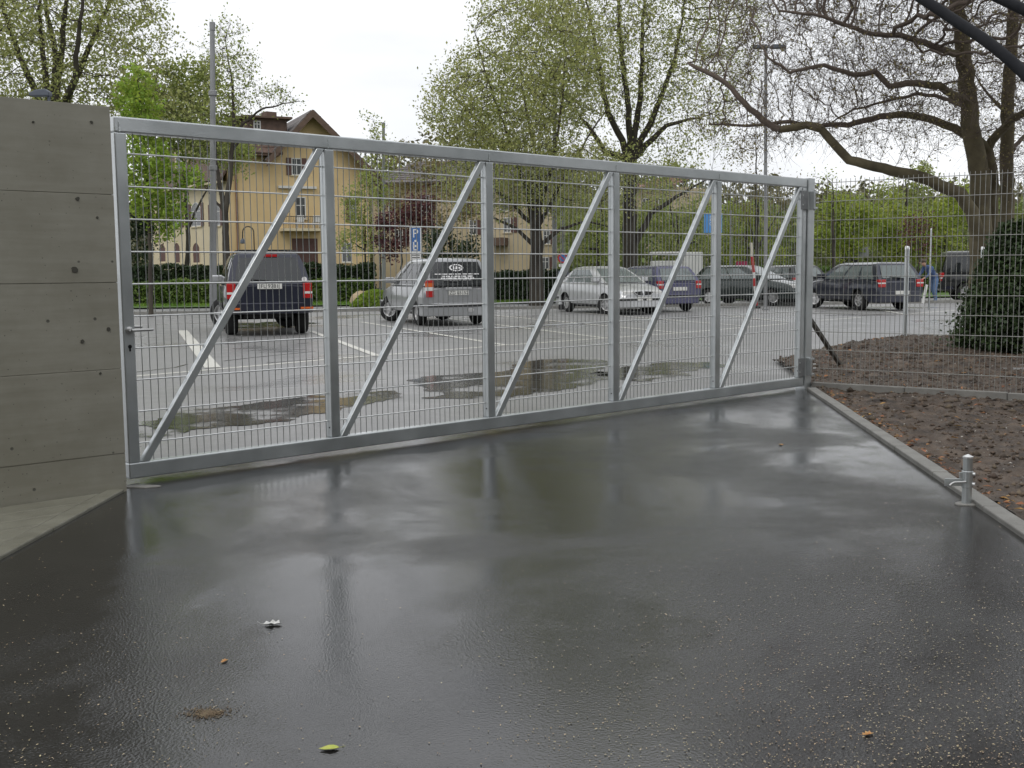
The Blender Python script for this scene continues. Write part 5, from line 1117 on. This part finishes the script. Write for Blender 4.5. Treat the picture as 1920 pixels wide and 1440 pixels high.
    if sp.get('brake'):
        a = S(0, .93, 1); MB().box(a.x - .045, a.x + .04, -.20, .20, a.z - .03, a.z + .025).build('brake_light', M_red, cab)
    return root, S, X
SUV = dict(L=4.6, W=1.84, H=1.76, wb=2.69, ro=.95, rw=.37, tw=.25, body=[(0, .50, 1.02, .93), (.08, .46, 1.07, .97), (.5, .44, 1.09, 1), (1.5, .42, 1.09, 1), (2.9, .42, 1.09, 1), (3.3, .44, 1.09, .99), (4.1, .45, 1.03, .96), (4.5, .48, .95, .88), (4.6, .52, .85, .78)],
     cab=(.04, 3.25, .40, 2.35, 1.07, 1.72, .95, .74), side=[(.07, .26, 0, .02), (.29, .52, 0, 0), (.55, .86, 0, -.05)], tail=(.78, 1.10, .17, .12), head=(.78, .93, .3), plate=.98, paint=P_navy, bump=(.47, .70), bmat=P_navy, rails=1, brake=1, wiper=1, spokes=5, lens=((.30, .44, M_clear),), mirror=P_silver2, ptext='FL 9781', rear_glass=(.08, .92, .12, .86), pd=.05)
MPV = dict(L=4.32, W=1.76, H=1.64, wb=2.69, ro=.80, rw=.315, tw=.20, body=[(0, .40, .88, .90), (.07, .34, .96, .97), (.4, .30, .99, 1), (1.2, .28, .99, 1), (2.6, .28, .98, 1), (3.2, .30, .97, .99), (3.9, .32, .86, .96), (4.22, .36, .76, .86), (4.32, .40, .66, .74)],
     cab=(.02, 3.45, .28, 2.15, .97, 1.60, .95, .76), side=[(.05, .22, .0, .02), (.25, .46, .02, .0), (.49, .84, 0, -.07)], tail=(.70, 1.10, .17, .14), head=(.68, .84, .3), plate=.74, paint=P_silver, bump=(.24, .56), strip=1, wiper=1, lens=((.0, .02, M_red), (.38, .60, M_clear), (.62, .84, M_orange)), ptext='ZG 65152', rear_glass=(.06, .94, .0, .90), pd=.03)
SED = dict(L=4.25, W=1.70, H=1.42, wb=2.52, ro=.85, rw=.30, tw=.19, body=[(0, .38, .84, .86), (.08, .30, .92, .95), (.5, .26, .95, 1), (1.4, .25, .94, 1), (2.7, .25, .93, 1), (3.2, .27, .90, .98), (3.8, .29, .80, .95), (4.15, .32, .68, .86), (4.25, .36, .60, .72)],
     cab=(.45, 3.20, 1.05, 2.20, .92, 1.39, .93, .70), side=[(.10, .30, .03, .02), (.33, .58, 0, 0), (.60, .88, 0, -.06)], tail=(.70, .88, .28, .12), head=(.58, .70, .32), plate=.62, paint=P_silver2, bump=(.22, .52), strip=1, grille=.57, glass=M_cglass2, ptext=None, spokes=6)
HAT = dict(L=4.0, W=1.70, H=1.43, wb=2.50, ro=.72, rw=.30, tw=.19, body=[(0, .40, .86, .90), (.07, .33, .92, .97), (.4, .29, .95, 1), (1.2, .27, .95, 1), (2.5, .27, .94, 1), (2.95, .28, .92, .98), (3.6, .30, .82, .95), (3.9, .34, .72, .86), (4.0, .38, .62, .74)],
     cab=(.03, 3.05, .42, 2.05, .93, 1.40, .94, .73), side=[(.08, .24, .02, .02), (.27, .52, 0, 0), (.55, .87, 0, -.06)], tail=(.72, .96, .17, .12), head=(.62, .76, .3), plate=.66, paint=P_blue, bump=(.26, .56), strip=1, glass=M_cglass2)
WAG = dict(L=4.40, W=1.74, H=1.48, wb=2.52, ro=.98, rw=.315, tw=.20, body=[(0, .42, .84, .90), (.07, .34, .93, .97), (.5, .30, .96, 1), (1.4, .28, .96, 1), (2.8, .28, .95, 1), (3.25, .29, .93, .98), (3.9, .31, .83, .95), (4.3, .35, .73, .86), (4.40, .40, .63, .74)],
     cab=(.04, 3.35, .40, 2.35, .94, 1.44, .94, .74), side=[(.06, .26, .02, .02), (.29, .53, 0, 0), (.56, .87, 0, -.06)], tail=(.72, .95, .24, .16), head=(.62, .76, .3), plate=.50, paint=P_ink, bump=(.26, .60), glass=M_cglass2, spokes=7, wiper=1, pd=.07, ptext=None)
def spec(b, **k): d = dict(b); d.update(k); return d
HD = math.radians(90 + 21)
def at(px, py): p = G(px, py); return (p.x, p.y, 0)
def axle(pl, pr, Wc):                                            # ground point between two wheel contacts
    a, b = G(*pl), G(*pr); c = (a + b) / 2; return (c.x, c.y, 0)
j, S_, X_ = car('parked_car', 'dark blue off-road car with roof rails parked behind the first gate bay', axle((428, 627), (573, 625), 1.84), math.radians(107.5), SUV)
o = MB().lathe([(.055, 0), (.055, .004)], 16, Matrix.Translation((X_(.0) + .03, -.72, 1.17)) @ Matrix.Rotation(-math.pi / 2, 4, 'Y')).build('round_sticker', M_white, j)
o = MB().box(X_(0) - .07, X_(0) - .05, .35, .62, 1.115, 1.14).build('badge', M_plate_w, j)
for s_ in (1, -1): MB().box(X_(0) - .075, X_(0) - .03, *sorted((s_ * .62, s_ * .88)), .56, .60).build('reflector', M_orange, j)
v, S_, X_ = car('parked_car', 'silver minivan with white lettering on its tailgate window behind the second gate bay', axle((784, 609), (898, 608), 1.76), HD + math.radians(0.5), MPV)
# lettering on the tailgate window: emblem in a wreath and three lines
def on_glass(y, vv):
    a = S_(0, vv, 1); t = (1 - y / a.y) / 2; return Vector((a.x - (.018 + .03 * (1 - (2 * t - 1) ** 2)), y, a.z))
def glass_bar(y0, y1, v0, v1): return MB().add([on_glass(y0, v0), on_glass(y1, v0), on_glass(y1, v1), on_glass(y0, v1)], [(0, 1, 2, 3)])
q = MB(); rw_ = random.Random(5)
for v0, v1, half in ((.42, .455, .56), (.33, .375, .40), (.265, .305, .42), (.205, .235, .34)):
    y = -half
    while y < half:
        ln = rw_.uniform(.05, .16); e = min(y + ln, half); q.add(*[(lambda a: a)([on_glass(y, v0), on_glass(e, v0), on_glass(e, v1), on_glass(y, v1)]), [(0, 1, 2, 3)]]); y = e + .025
q.build('window_lettering', M_white, v, fix=False)
q = MB()
for kx in (-1, 1):
    for i in range(9):
        a = math.radians(100 + 160 * i / 8) if kx > 0 else math.radians(80 - 160 * i / 8)
        cy, cv = .16 * math.cos(a), .68 + .115 * math.sin(a); dy, dv = .03, .03; q.add([on_glass(cy - dy, cv), on_glass(cy, cv - dv), on_glass(cy + dy, cv), on_glass(cy, cv + dv)], [(0, 1, 2, 3)])
q.add([on_glass(.09, .62), on_glass(.05, .62), on_glass(.05, .75), on_glass(.09, .75)], [(0, 1, 2, 3)]); q.add([on_glass(.03, .62), on_glass(-.03, .62), on_glass(-.05, .70), on_glass(.0, .75)], [(0, 1, 2, 3)]); q.add([on_glass(-.06, .64), on_glass(-.11, .64), on_glass(-.11, .70), on_glass(-.06, .71)], [(0, 1, 2, 3)])
q.build('window_emblem', M_white, v, fix=False)
MB().lathe([(.075, 0), (.085, .006), (.06, .008)], 20, Matrix.Translation((X_(0) - .068, -.28, .38)) @ Matrix.Rotation(-math.pi / 2, 4, 'Y') @ Matrix.Scale(.6, 4, (1, 0, 0))).build('badge', M_rim, v)
MB().box(X_(0) - .035, X_(0) - .005, -.33, .33, .87, .93).build('handle_strip', P_silver2, v, bevel=.01)
# silver sedan facing the camera to the right
fr = G(1134, 590); h = math.radians(-66); fwd = Vector((math.cos(h), math.sin(h), 0)); lf = Vector((-fwd.y, fwd.x, 0))
car('parked_car', 'pale silver sedan facing the gate with a twin oval grille', fr + lf * .8 - fwd * 2.52, h, SED)
p = G(1288, 583); hd = Vector((math.cos(HD), math.sin(HD), 0)); lf = Vector((-hd.y, hd.x, 0))
car('parked_car', 'violet blue hatchback with its back to the gate beside the silver sedan', p + lf * .72, HD + math.radians(4), spec(HAT))
fr = G(1447, 574); h = math.radians(-40); fwd = Vector((math.cos(h), math.sin(h), 0)); lf = Vector((-fwd.y, fwd.x, 0))
car('parked_car', 'dark green car standing side-on behind the red and white pole', fr + lf * .8 - fwd * 2.52, h, spec(HAT, paint=P_green, glass=M_cglass2, strip=0))
p = G(1613, 582); lf = Vector((-hd.y, hd.x, 0))
car('parked_car', 'ink blue estate car with back to the camera right of the hinge post', p - lf * .76, HD - math.radians(3), spec(WAG))
car('parked_car', 'dark car whose roof shows beyond the ink blue estate car', base(1500, 43), HD, spec(HAT, paint=P_black, glass=M_cglass2))
car('parked_car', 'black van with open tail beside the stooping person', base(1806, 42.5), math.radians(-12), spec(SUV, L=4.9, H=1.9, paint=P_black, rails=0, brake=0, ptext=None, cab=(.04, 3.9, .25, 2.9, 1.07, 1.88, .96, .82), body=[(0, .46, 1.02, .95), (.08, .42, 1.07, .98), (.5, .40, 1.09, 1), (2.9, .40, 1.09, 1), (3.6, .42, 1.09, .99), (4.4, .42, 1.0, .96), (4.8, .45, .90, .88), (4.9, .5, .8, .78)], wb=2.95, mirror=P_black))
# ------------------------------------------------------------------ masts, lamps, signs
M_mast = mat('grey_mast', (0.23, 0.235, 0.24), (0.28, 0.285, 0.29), rough=0.55, metal=0.3, scale=1.5, world=True); M_lampd = mat('lamp_housing', (0.10, 0.115, 0.14), rough=0.5, metal=0.2)
M_sblue = mat('sign_blue', (0.05, 0.14, 0.36), rough=0.4); M_sred = mat('sign_red', (0.42, 0.03, 0.03), rough=0.45); M_swhite = mat('sign_white', (0.68, 0.68, 0.66), rough=0.45); M_lblue = mat('sign_light_blue', (0.09, 0.28, 0.60), rough=0.4)
M_mag = mat('crimson_banner', (0.36, 0.03, 0.09), rough=0.6); M_yell = mat('sign_yellow', (0.65, 0.55, 0.05), rough=0.5)
def mast(name, label, px, Y, top, r0, r1, cat='mast', collar=None, group=None):
    b = base(px, Y); zt = DP(px, top, Y).z; root = empty(name, b, 0, label, cat, group); tilt = DP(px, top, Y).x - b.x
    MB().tube([(0, 0, -.1), (0, 0, .6), (tilt * .5, 0, zt * .5), (tilt, 0, zt)], [r0 * 1.05, r0, (r0 + r1) / 2, r1], 14).build('pole', M_mast, root, smooth=60)
    MB().lathe([(r0 * 1.5, 0), (r0 * 1.5, .05), (r0 * 1.1, .08)], 12).build('base_flange', M_mast, root)
    if collar:
        for cy in collar: 
            z = DP(px, cy, Y).z; MB().lathe([(r0 * .98, z - .08), (r0 * 1.10, z - .06), (r0 * 1.10, z + .06), (r0 * .95, z + .08)], 12, Matrix.Translation((tilt * z / zt, 0, 0))).build('collar', M_mast, root)
    MB().lathe([(r1 * 1.25, zt - .25), (r1 * 1.25, zt), (0, zt + .03)], 12, Matrix.Translation((tilt, 0, 0))).build('cap', M_mast, root)
    return root, zt
mast('tram_mast', 'tall plain grey mast behind the first gate bay rising into the sky', 398, 36, 42, .125, .075, collar=(175, 315))
mast('tram_mast', 'tall grey mast half lost in the crown of the spreading tree', 1040, 48, 132, .11, .075, collar=(330,))
mast('tram_mast', 'grey mast beside the purple-red shrub with its tip above the rail', 719, 58, 230, .11, .075)
mast('thin_pole', 'thin grey pole between the far lime shrubs, right of the traffic light', 1686, 62, 382, .05, .04, 'pole')
mast('thin_pole', 'thin grey pole far behind the bay beside the hinges', 1370, 60, 395, .07, .05, 'pole')
mast('slim_pole', 'slim dark grey pole right beside the tall mast in the spreading tree', 1055, 50, 380, .05, .04, 'pole')
# twin street lamp
root, zt = mast('street_lamp', 'street lamp with two flat heads standing behind the hinge bay', 1436, 35, 88, .065, .045, 'street lamp')
for s_ in (-1, 1): MB().prism([(0, -.02), (s_ * .12, -.055), (s_ * .47, -.05), (s_ * .52, 0), (s_ * .45, .05), (s_ * .1, .07)], lambda p, k: (p[0], -.11 if k == 0 else .11, zt + p[1])).build('lamp_head', M_lampd, root, bevel=.02)
# lamp over the concrete wall
b = base(108, 24); zt = DP(90, 178, 24).z; root = empty('street_lamp', b, 0, 'dark flat lamp head peeping over the concrete wall', 'street lamp')
MB().tube([(0, 0, -.1), (0, 0, zt * .5), (0.0, 0, zt)], [.05, .04, .03], 10).build('pole', M_lampd, root)
MB().prism([(.04, -.03), (-.38, -.03), (-.40, .03), (-.25, .10), (-.05, .12), (.04, .06)], lambda p, k: (p[0], -.1 if k == 0 else .1, zt + p[1])).build('lamp_head', M_lampd, root, bevel=.02)
# swan neck lamp at the house
b = base(478, 66); k = 66 / FPX; zt = DP(470, 424, 66).z; root = empty('swan_neck_lamp', b, 0, 'curved swan-neck lamp in front of the yellow house', 'street lamp')
pts = [(0, 0, 0), (0, 0, zt - .5)] + [(-.33 + .33 * math.cos(a), 0, zt - .35 + .33 * math.sin(a)) for a in [math.pi * i / 8 for i in range(9)]] + [(-.68, 0, zt - .75)]
MB().tube(pts, .035, 8).build('pole', M_rail, root, smooth=60); MB().lathe([(.05, zt - .72), (.14, zt - .85), (.15, zt - 1.02), (.0, zt - 1.04)], 12, Matrix.Translation((-.68, 0, 0))).build('lamp_head', M_lampd, root, smooth=True)
# parking sign
def signpost(name, label, px, Y, top, r=.03, cat='sign'):
    b = base(px, Y); zt = DP(px, top, Y).z; root = empty(name, b, 0, label, cat); MB().tube([(0, .05, -.1), (0, .05, zt)], r, 8).build('post', M_mast, root, smooth=60); return root, zt, Y / FPX
root, zt, k = signpost('parking_sign', 'blue parking sign with white letter above the silver minivan', 780, 33, 425)
h = 47 * k; w_ = 20 * k; MB().box(-w_ / 2 - .012, w_ / 2 + .012, -.012, .012, zt - h - .012, zt).build('sign_board', M_swhite, root, bevel=.004); MB().box(-w_ / 2 + .018, w_ / 2 - .018, -.016, -.012, zt - h + .03, zt - .035).build('blue_field', M_sblue, root)
o = link('letter', text_mesh('P', .36, M_swhite), root); o.location = (0, -.020, zt - h * .28); o.rotation_euler = (math.pi / 2, 0, 0)
MB().box(-.05, .05, -.020, -.017, zt - h * .80, zt - h * .72).box(-.075, -.035, -.020, -.017, zt - h * .90, zt - h * .60).box(.03, .07, -.020, -.017, zt - h * .90, zt - h * .60).box(-.07, .07, -.020, -.017, zt - h * .935, zt - h * .88).lathe([(.035, 0), (.035, .003)], 12, Matrix.Translation((0, -.017, zt - h * .56)) @ Matrix.Rotation(math.pi / 2, 4, 'X')).build('pictogram', M_swhite, root)
pl = MB().box(-w_ / 2, w_ / 2, -.010, .010, zt - h - .30, zt - h - .03).build('info_plate', M_swhite, root, bevel=.004)
for i in range(3): MB().box(-w_ * .40, w_ * (.38 - .1 * (i == 2)), -.013, -.0105, zt - h - .10 - i * .075, zt - h - .075 - i * .075).build('text_line', M_rail, pl)
# light blue sign
root, zt, k = signpost('blue_sign', 'light blue sign with white edge seen beside a gate upright', 1336, 40, 400)
MB().box(-.33, .33, -.012, .012, zt - 36 * k, zt).build('sign_board', M_lblue, root, bevel=.005)
o = link('lettering', text_mesh('INFO', .15, M_swhite), root); o.location = (-.08, -.0155, zt - .26); o.rotation_euler = (math.pi / 2, math.pi / 2, 0)
# no stopping sign
root, zt, k = signpost('no_stopping_sign', 'small round red and blue no-stopping sign left of the silver sedan', 1055, 38, 474)
R_ = Matrix.Translation((0, 0, zt - .18)) @ Matrix.Rotation(math.pi / 2, 4, 'X')
MB().lathe([(.17, 0), (.17, .012)], 24, R_).build('red_ring', M_sred, root); MB().lathe([(.12, .012), (.12, .016)], 24, R_).build('blue_disc', M_sblue, root); MB().box(-.15, .15, -.02, -.0165, -.02, .02, 0, Matrix.Translation((0, 0, zt - .18)) @ Matrix.Rotation(math.pi / 4, 4, 'Y')).build('red_bar', M_sred, root)
MB().box(-.13, .13, -.01, .01, zt - .48, zt - .38).build('info_plate', M_swhite, root)
# dark ticket machine below it
b = base(1056, 37); root = empty('ticket_machine', b, 0, 'dark narrow ticket machine standing left of the silver sedan', 'ticket machine')
MB().box(-.16, .16, -.12, .12, 0, 1.15).build('cabinet', M_plast, root, bevel=.02); MB().prism([(-.18, 1.15), (.18, 1.15), (.16, 1.30), (-.16, 1.30)], lambda p, kk: (p[0], -.15 if kk == 0 else .14, p[1])).build('hood', M_lampd, root, bevel=.01); MB().box(-.09, .09, -.125, -.121, .85, 1.05).build('panel', M_mast, root)
# red and white pole
a, b_ = base(1420, 36.5), DP(1408, 455, 36.5); root = empty('barrier_pole', a, 0, 'leaning red and white striped pole before the dark green car', 'pole'); d = b_ - a
for i, (t0, t1, mm) in enumerate(((0, .12, M_sred), (.12, .34, M_swhite), (.34, .46, M_sred), (.46, .55, M_swhite), (.55, .79, M_sred), (.79, 1, mat('weathered_white', (.55, .52, .42), rough=.7)))):
    MB().tube([d * t0, d * t1], .05, 10, caps=True).build('painted_band', mm, root, smooth=60)
MB().lathe([(.12, 0), (.12, .06), (.05, .10)], 12).build('foot', M_rail, root)
# crimson banner
root, zt, k = signpost('crimson_board', 'small crimson board far behind the dark green car', 1391, 58, 490, .03)
MB().box(-.30, .30, -.01, .01, zt - .46, zt).build('board', M_mag, root, bevel=.005)
# traffic light with yield sign
root, zt, k = signpost('traffic_light', 'traffic light pair with a give-way triangle on a thin pole', 1596, 60, 380, .05, 'traffic light')
for x, ry in ((-.36, 0.5), (.12, 0.0)):
    zc = DP(1590, 480, 60).z; bx = MB().box(x - .16, x + .16, -.16, .10, zc - .5, zc + .5).build('signal_head', M_plast, root, bevel=.03)
    for i in range(3): MB().lathe([(.11, 0), (.12, .02), (.0, .03)], 12, Matrix.Translation((x, -.16, zc + .32 - .32 * i)) @ Matrix.Rotation(math.pi / 2, 4, 'X')).build('lens', M_lampd, bx); MB().prism([(x - .14, zc + .32 - .32 * i + .02), (x + .14, zc + .32 - .32 * i + .02), (x + .12, zc + .32 - .32 * i + .15), (x - .12, zc + .32 - .32 * i + .15)], lambda p, kk: (p[0], -.16 if kk == 0 else -.30, p[1])).build('visor', M_plast, bx)
zc = DP(1597, 452, 60).z
MB().prism([(-.30, zc + .26), (.30, zc + .26), (0, zc - .26)], lambda p, kk: (p[0], -.10 if kk == 0 else -.08, p[1])).build('yield_border', M_sred, root); MB().prism([(-.17, zc + .18), (.17, zc + .18), (0, zc - .11)], lambda p, kk: (p[0], -.105 if kk == 0 else -.1, p[1])).build('yield_field', M_swhite, root); MB().box(-.30, -.06, -.09, -.07, zc - .42, zc - .12).build('yellow_plate', M_yell, root)
# grey direction sign backs
root, zt, k = signpost('direction_sign', 'grey back of a road sign behind the ink blue estate car', 1617, 58, 463, .04); MB().box(-.20, .32, -.02, .02, zt - .5, zt).build('sign_board', M_mast, root, bevel=.01)
# round-topped posts behind the fence
def fpost(px, top, Y, r, label):
    b = base(px, Y); zt = DP(px, top, Y).z; root = empty('steel_post', b, 0, label, 'post', 'capped posts behind the mesh fence')
    MB().tube([(0, 0, -.1), (0, 0, zt - .06)], r, 14).build('post_shaft', M_galv, root, smooth=60); MB().lathe([(r * 1.08, zt - .06), (r * 1.08, zt - .03), (r * .8, zt - .005), (0, zt)], 14).build('post_cap', M_wire, root, smooth=True)
fpost(1700, 461, 18.5, .038, 'round capped steel post in the soil before the ink blue estate car'); fpost(1744, 428, 34, .028, 'thinner capped post behind the stooping person'); fpost(1841, 462, 20, .03, 'pale thin post at the edge of the yew shrub')
# white box trailer with roof rack
b = G(1268, 566); b = Vector((b.x, 44, 0)); b.x = base(1268, 44).x; root = empty('box_trailer', b, math.radians(-6), 'white box trailer with a roof bar behind the violet hatchback', 'trailer'); k = 44 / FPX
M_tr = mat('trailer_white', (0.55, 0.56, 0.53), (0.62, 0.63, 0.60), rough=0.5, scale=2)
z1, z2, z0 = DP(1268, 489, 44).z, DP(1300, 473, 44).z, .55
MB().box(-1.02, .25, -.7, 1.0, z0, z1).build('low_box', M_tr, root, bevel=.03); MB().box(.26, 1.0, -.7, 1.0, z0, z2).build('tall_box', M_tr, root, bevel=.03)
MB().box(-1.05, .25, -.72, 1.02, z2 - .06, z2 + .02).build('roof_bar', M_swhite, root, bevel=.02)
for x, y in ((-1.0, -.66), (-1.0, .96), (-.35, -.66)): MB().box(x, x + .04, y, y + .04, z1, z2 - .06).build('rack_strut', M_mast, root)
t_, r_ = wheel_meshes(.33, .2, 5)
for x in (-.55, .55):
    for y in (-.55, .85): o = link('wheel', t_, root); o.location = (x, y, .33); o.rotation_euler = (math.pi / 2, 0, 0); link('rim', r_, o)
MB().box(-1.0, 1.0, -.5, .8, .42, .55).build('chassis', M_plast, root); MB().box(.95, 1.01, -.74, -.70, .7, .82).build('marker_light', M_red, root)
# boulder in the verge
rb_ = random.Random(3); b = base(676, 42.5); o = MB().lathe([(.0, -.05), (.36, 0), (.44, .2), (.36, .42), (.18, .54), (0, .57)], 12).build('boulder', mat('tan_stone', (.42, .32, .19), (.5, .4, .26), rough=.9, scale=4, bump=.5), None, smooth=70)
for v_ in o.data.vertices: v_.co *= rb_.uniform(.88, 1.1)
o.location = b; tag(o, 'tan boulder lying in the grass before the clipped hedge', 'boulder')
rnd = np.random.RandomState(81); b = base(702, 42); n = 2600; a = rnd.uniform(0, 6.283, n); rr = rnd.rand(n) ** .5; P = np.stack([b.x + .95 * rr * np.cos(a), 42 + .5 * rr * np.sin(a), .62 * (1 - rr ** 2) + .02], 1); V, F = leaves(P, .09, rnd); root = empty('low_shrub', b, 0, 'low rounded bright green shrub left of the silver minivan', 'shrub'); link('foliage', arr_mesh('foliage', V - np.array(b), F, LF_fresh), root)
# ------------------------------------------------------------------ stooping person by the black van
def person():
    p = base(1752, 40.5); root = empty('person', p, math.radians(200), 'person in blue jacket and jeans stooping at the tail of the black van', 'person')
    J = {'pel': (0, 0, .92), 'sp1': (.10, 0, 1.08), 'sp2': (.26, 0, 1.25), 'neck': (.40, 0, 1.36), 'head0': (.47, 0, 1.41), 'head': (.56, 0, 1.49), 'hl': (-.02, .10, .88), 'hr': (-.02, -.10, .88), 'kl': (.06, .13, .50), 'kr': (-.05, -.12, .50), 'al': (0, .13, .10), 'ar': (-.20, -.12, .12), 'tl': (.16, .15, .04), 'tr': (-.05, -.14, .04),
         'shl': (.31, .18, 1.30), 'shr': (.31, -.18, 1.30), 'ell': (.42, .24, 1.05), 'elr': (.44, -.22, 1.06), 'wrl': (.58, .18, .92), 'wrr': (.60, -.16, .93), 'pml': (.64, .17, .90), 'pmr': (.66, -.15, .91)}
    E_ = [('pel', 'sp1'), ('sp1', 'sp2'), ('sp2', 'neck'), ('neck', 'head0'), ('head0', 'head'), ('pel', 'hl'), ('pel', 'hr'), ('hl', 'kl'), ('hr', 'kr'), ('kl', 'al'), ('kr', 'ar'), ('al', 'tl'), ('ar', 'tr'), ('sp2', 'shl'), ('sp2', 'shr'), ('shl', 'ell'), ('shr', 'elr'), ('ell', 'wrl'), ('elr', 'wrr'), ('wrl', 'pml'), ('wrr', 'pmr')]
    R_ = dict(pel=.155, sp1=.15, sp2=.17, neck=.06, head0=.075, head=.10, hl=.10, hr=.10, kl=.075, kr=.075, al=.05, ar=.05, tl=.04, tr=.04, shl=.085, shr=.085, ell=.06, elr=.06, wrl=.035, wrr=.035, pml=.036, pmr=.036)
    for sd, pm in (('l', 'pml'), ('r', 'pmr')):
        b_ = Vector(J[pm])
        for i, (dy, ln) in enumerate(((-.03, .065), (-.01, .08), (.012, .075), (.032, .06))):
            J[f'f{sd}{i}'] = tuple(b_ + Vector((ln * .6, dy, -.02))); J[f'g{sd}{i}'] = tuple(b_ + Vector((ln, dy, -.055))); R_[f'f{sd}{i}'] = .010; R_[f'g{sd}{i}'] = .008; E_ += [(pm, f'f{sd}{i}'), (f'f{sd}{i}', f'g{sd}{i}')]
        s_ = -1 if sd == 'l' else 1; J[f't{sd}a'] = tuple(b_ + Vector((.02, s_ * .045, -.01))); J[f't{sd}b'] = tuple(b_ + Vector((.055, s_ * .05, -.035))); R_[f't{sd}a'] = .012; R_[f't{sd}b'] = .009; E_ += [(pm, f't{sd}a'), (f't{sd}a', f't{sd}b')]
    nm = list(J); me = bpy.data.meshes.new('body'); me.from_pydata([J[q] for q in nm], [(nm.index(a), nm.index(b)) for a, b in E_], [])
    o = bpy.data.objects.new('body', me); COL.objects.link(o); sk = o.modifiers.new('skin', 'SKIN'); sk.use_smooth_shade = True; o.modifiers.new('sub', 'SUBSURF').levels = 1
    for i, q in enumerate(nm): me.skin_vertices[0].data[i].radius = (R_[q], R_[q] * (.75 if q in ('pel', 'sp1', 'sp2') else 1)); me.skin_vertices[0].data[i].use_root = (q == 'pel')
    bpy.context.view_layer.update(); nm_ = bpy.data.meshes.new_from_object(o.evaluated_get(bpy.context.evaluated_depsgraph_get())); bpy.data.objects.remove(o)
    jk = mat('blue_jacket', (.06, .10, .22), (.08, .13, .27), rough=.8, scale=8); je = mat('blue_jeans', (.10, .17, .30), (.13, .2, .34), rough=.85, scale=8); skn = mat('skin', (.45, .27, .19), rough=.6); sh = mat('dark_shoe', (.02, .02, .02), rough=.6); hr = mat('grey_brown_hair', (.10, .075, .055), rough=.8)
    nm_.materials.clear()
    for q in (jk, je, skn, sh): nm_.materials.append(q)
    for f in nm_.polygons:
        c = f.center; f.material_index = 3 if c.z < .10 else (1 if c.z < .90 and c.x < .45 and abs(c.y) < .2 and not (c.x > .33) else (2 if (c.x > .44 and c.z > 1.33) or (c.x > .585 and c.z < 1.1) else 0)); f.use_smooth = True
    o = link('body', nm_, root)
    h0 = Vector(J['head']); hm_ = MB().lathe([(.0, -.02), (.085, .0), (.108, .04), (.10, .085), (.06, .115), (0, .125)], 14, Matrix.Translation(h0 + Vector((-.025, 0, .005))) @ Matrix.Rotation(math.radians(-15), 4, 'Y')).build('hair', hr, root, smooth=True)
    MB().lathe([(.0, -.01), (.016, 0), (.012, .02), (0, .03)], 8, Matrix.Translation(h0 + Vector((.095, 0, -.01))) @ Matrix.Rotation(math.pi / 2, 4, 'Y')).build('nose', skn, root, smooth=True)
    for s_ in (1, -1): MB().lathe([(.0, -.008), (.018, 0), (.014, .012), (0, .014)], 8, Matrix.Translation(h0 + Vector((0, s_ * .098, -.01))) @ Matrix.Rotation(-s_ * math.pi / 2, 4, 'X')).build('ear', skn, root, smooth=True); MB().lathe([(.0, -.004), (.011, 0), (0, .006)], 8, Matrix.Translation(h0 + Vector((.088, s_ * .036, .012))) @ Matrix.Rotation(math.pi / 2, 4, 'Y')).build('eye', M_ink, root)
    MB().box(.085, .094, -.028, .028, -.05, -.042, 0, Matrix.Translation(h0)).build('mouth', mat('lips', (.3, .12, .10), rough=.6), root)
person()
# white folded board leaning near the person
o = MB().box(-.10, .10, -.02, .02, 0, 1.0).build('leaning_board', M_swhite, None, bevel=.01); o.location = base(1732, 40); o.location.z = .0; o.rotation_euler = (0, math.radians(12), .3); o.scale = (.5, 1, .7); tag(o, 'narrow white board leaning beside the stooping person', 'board')
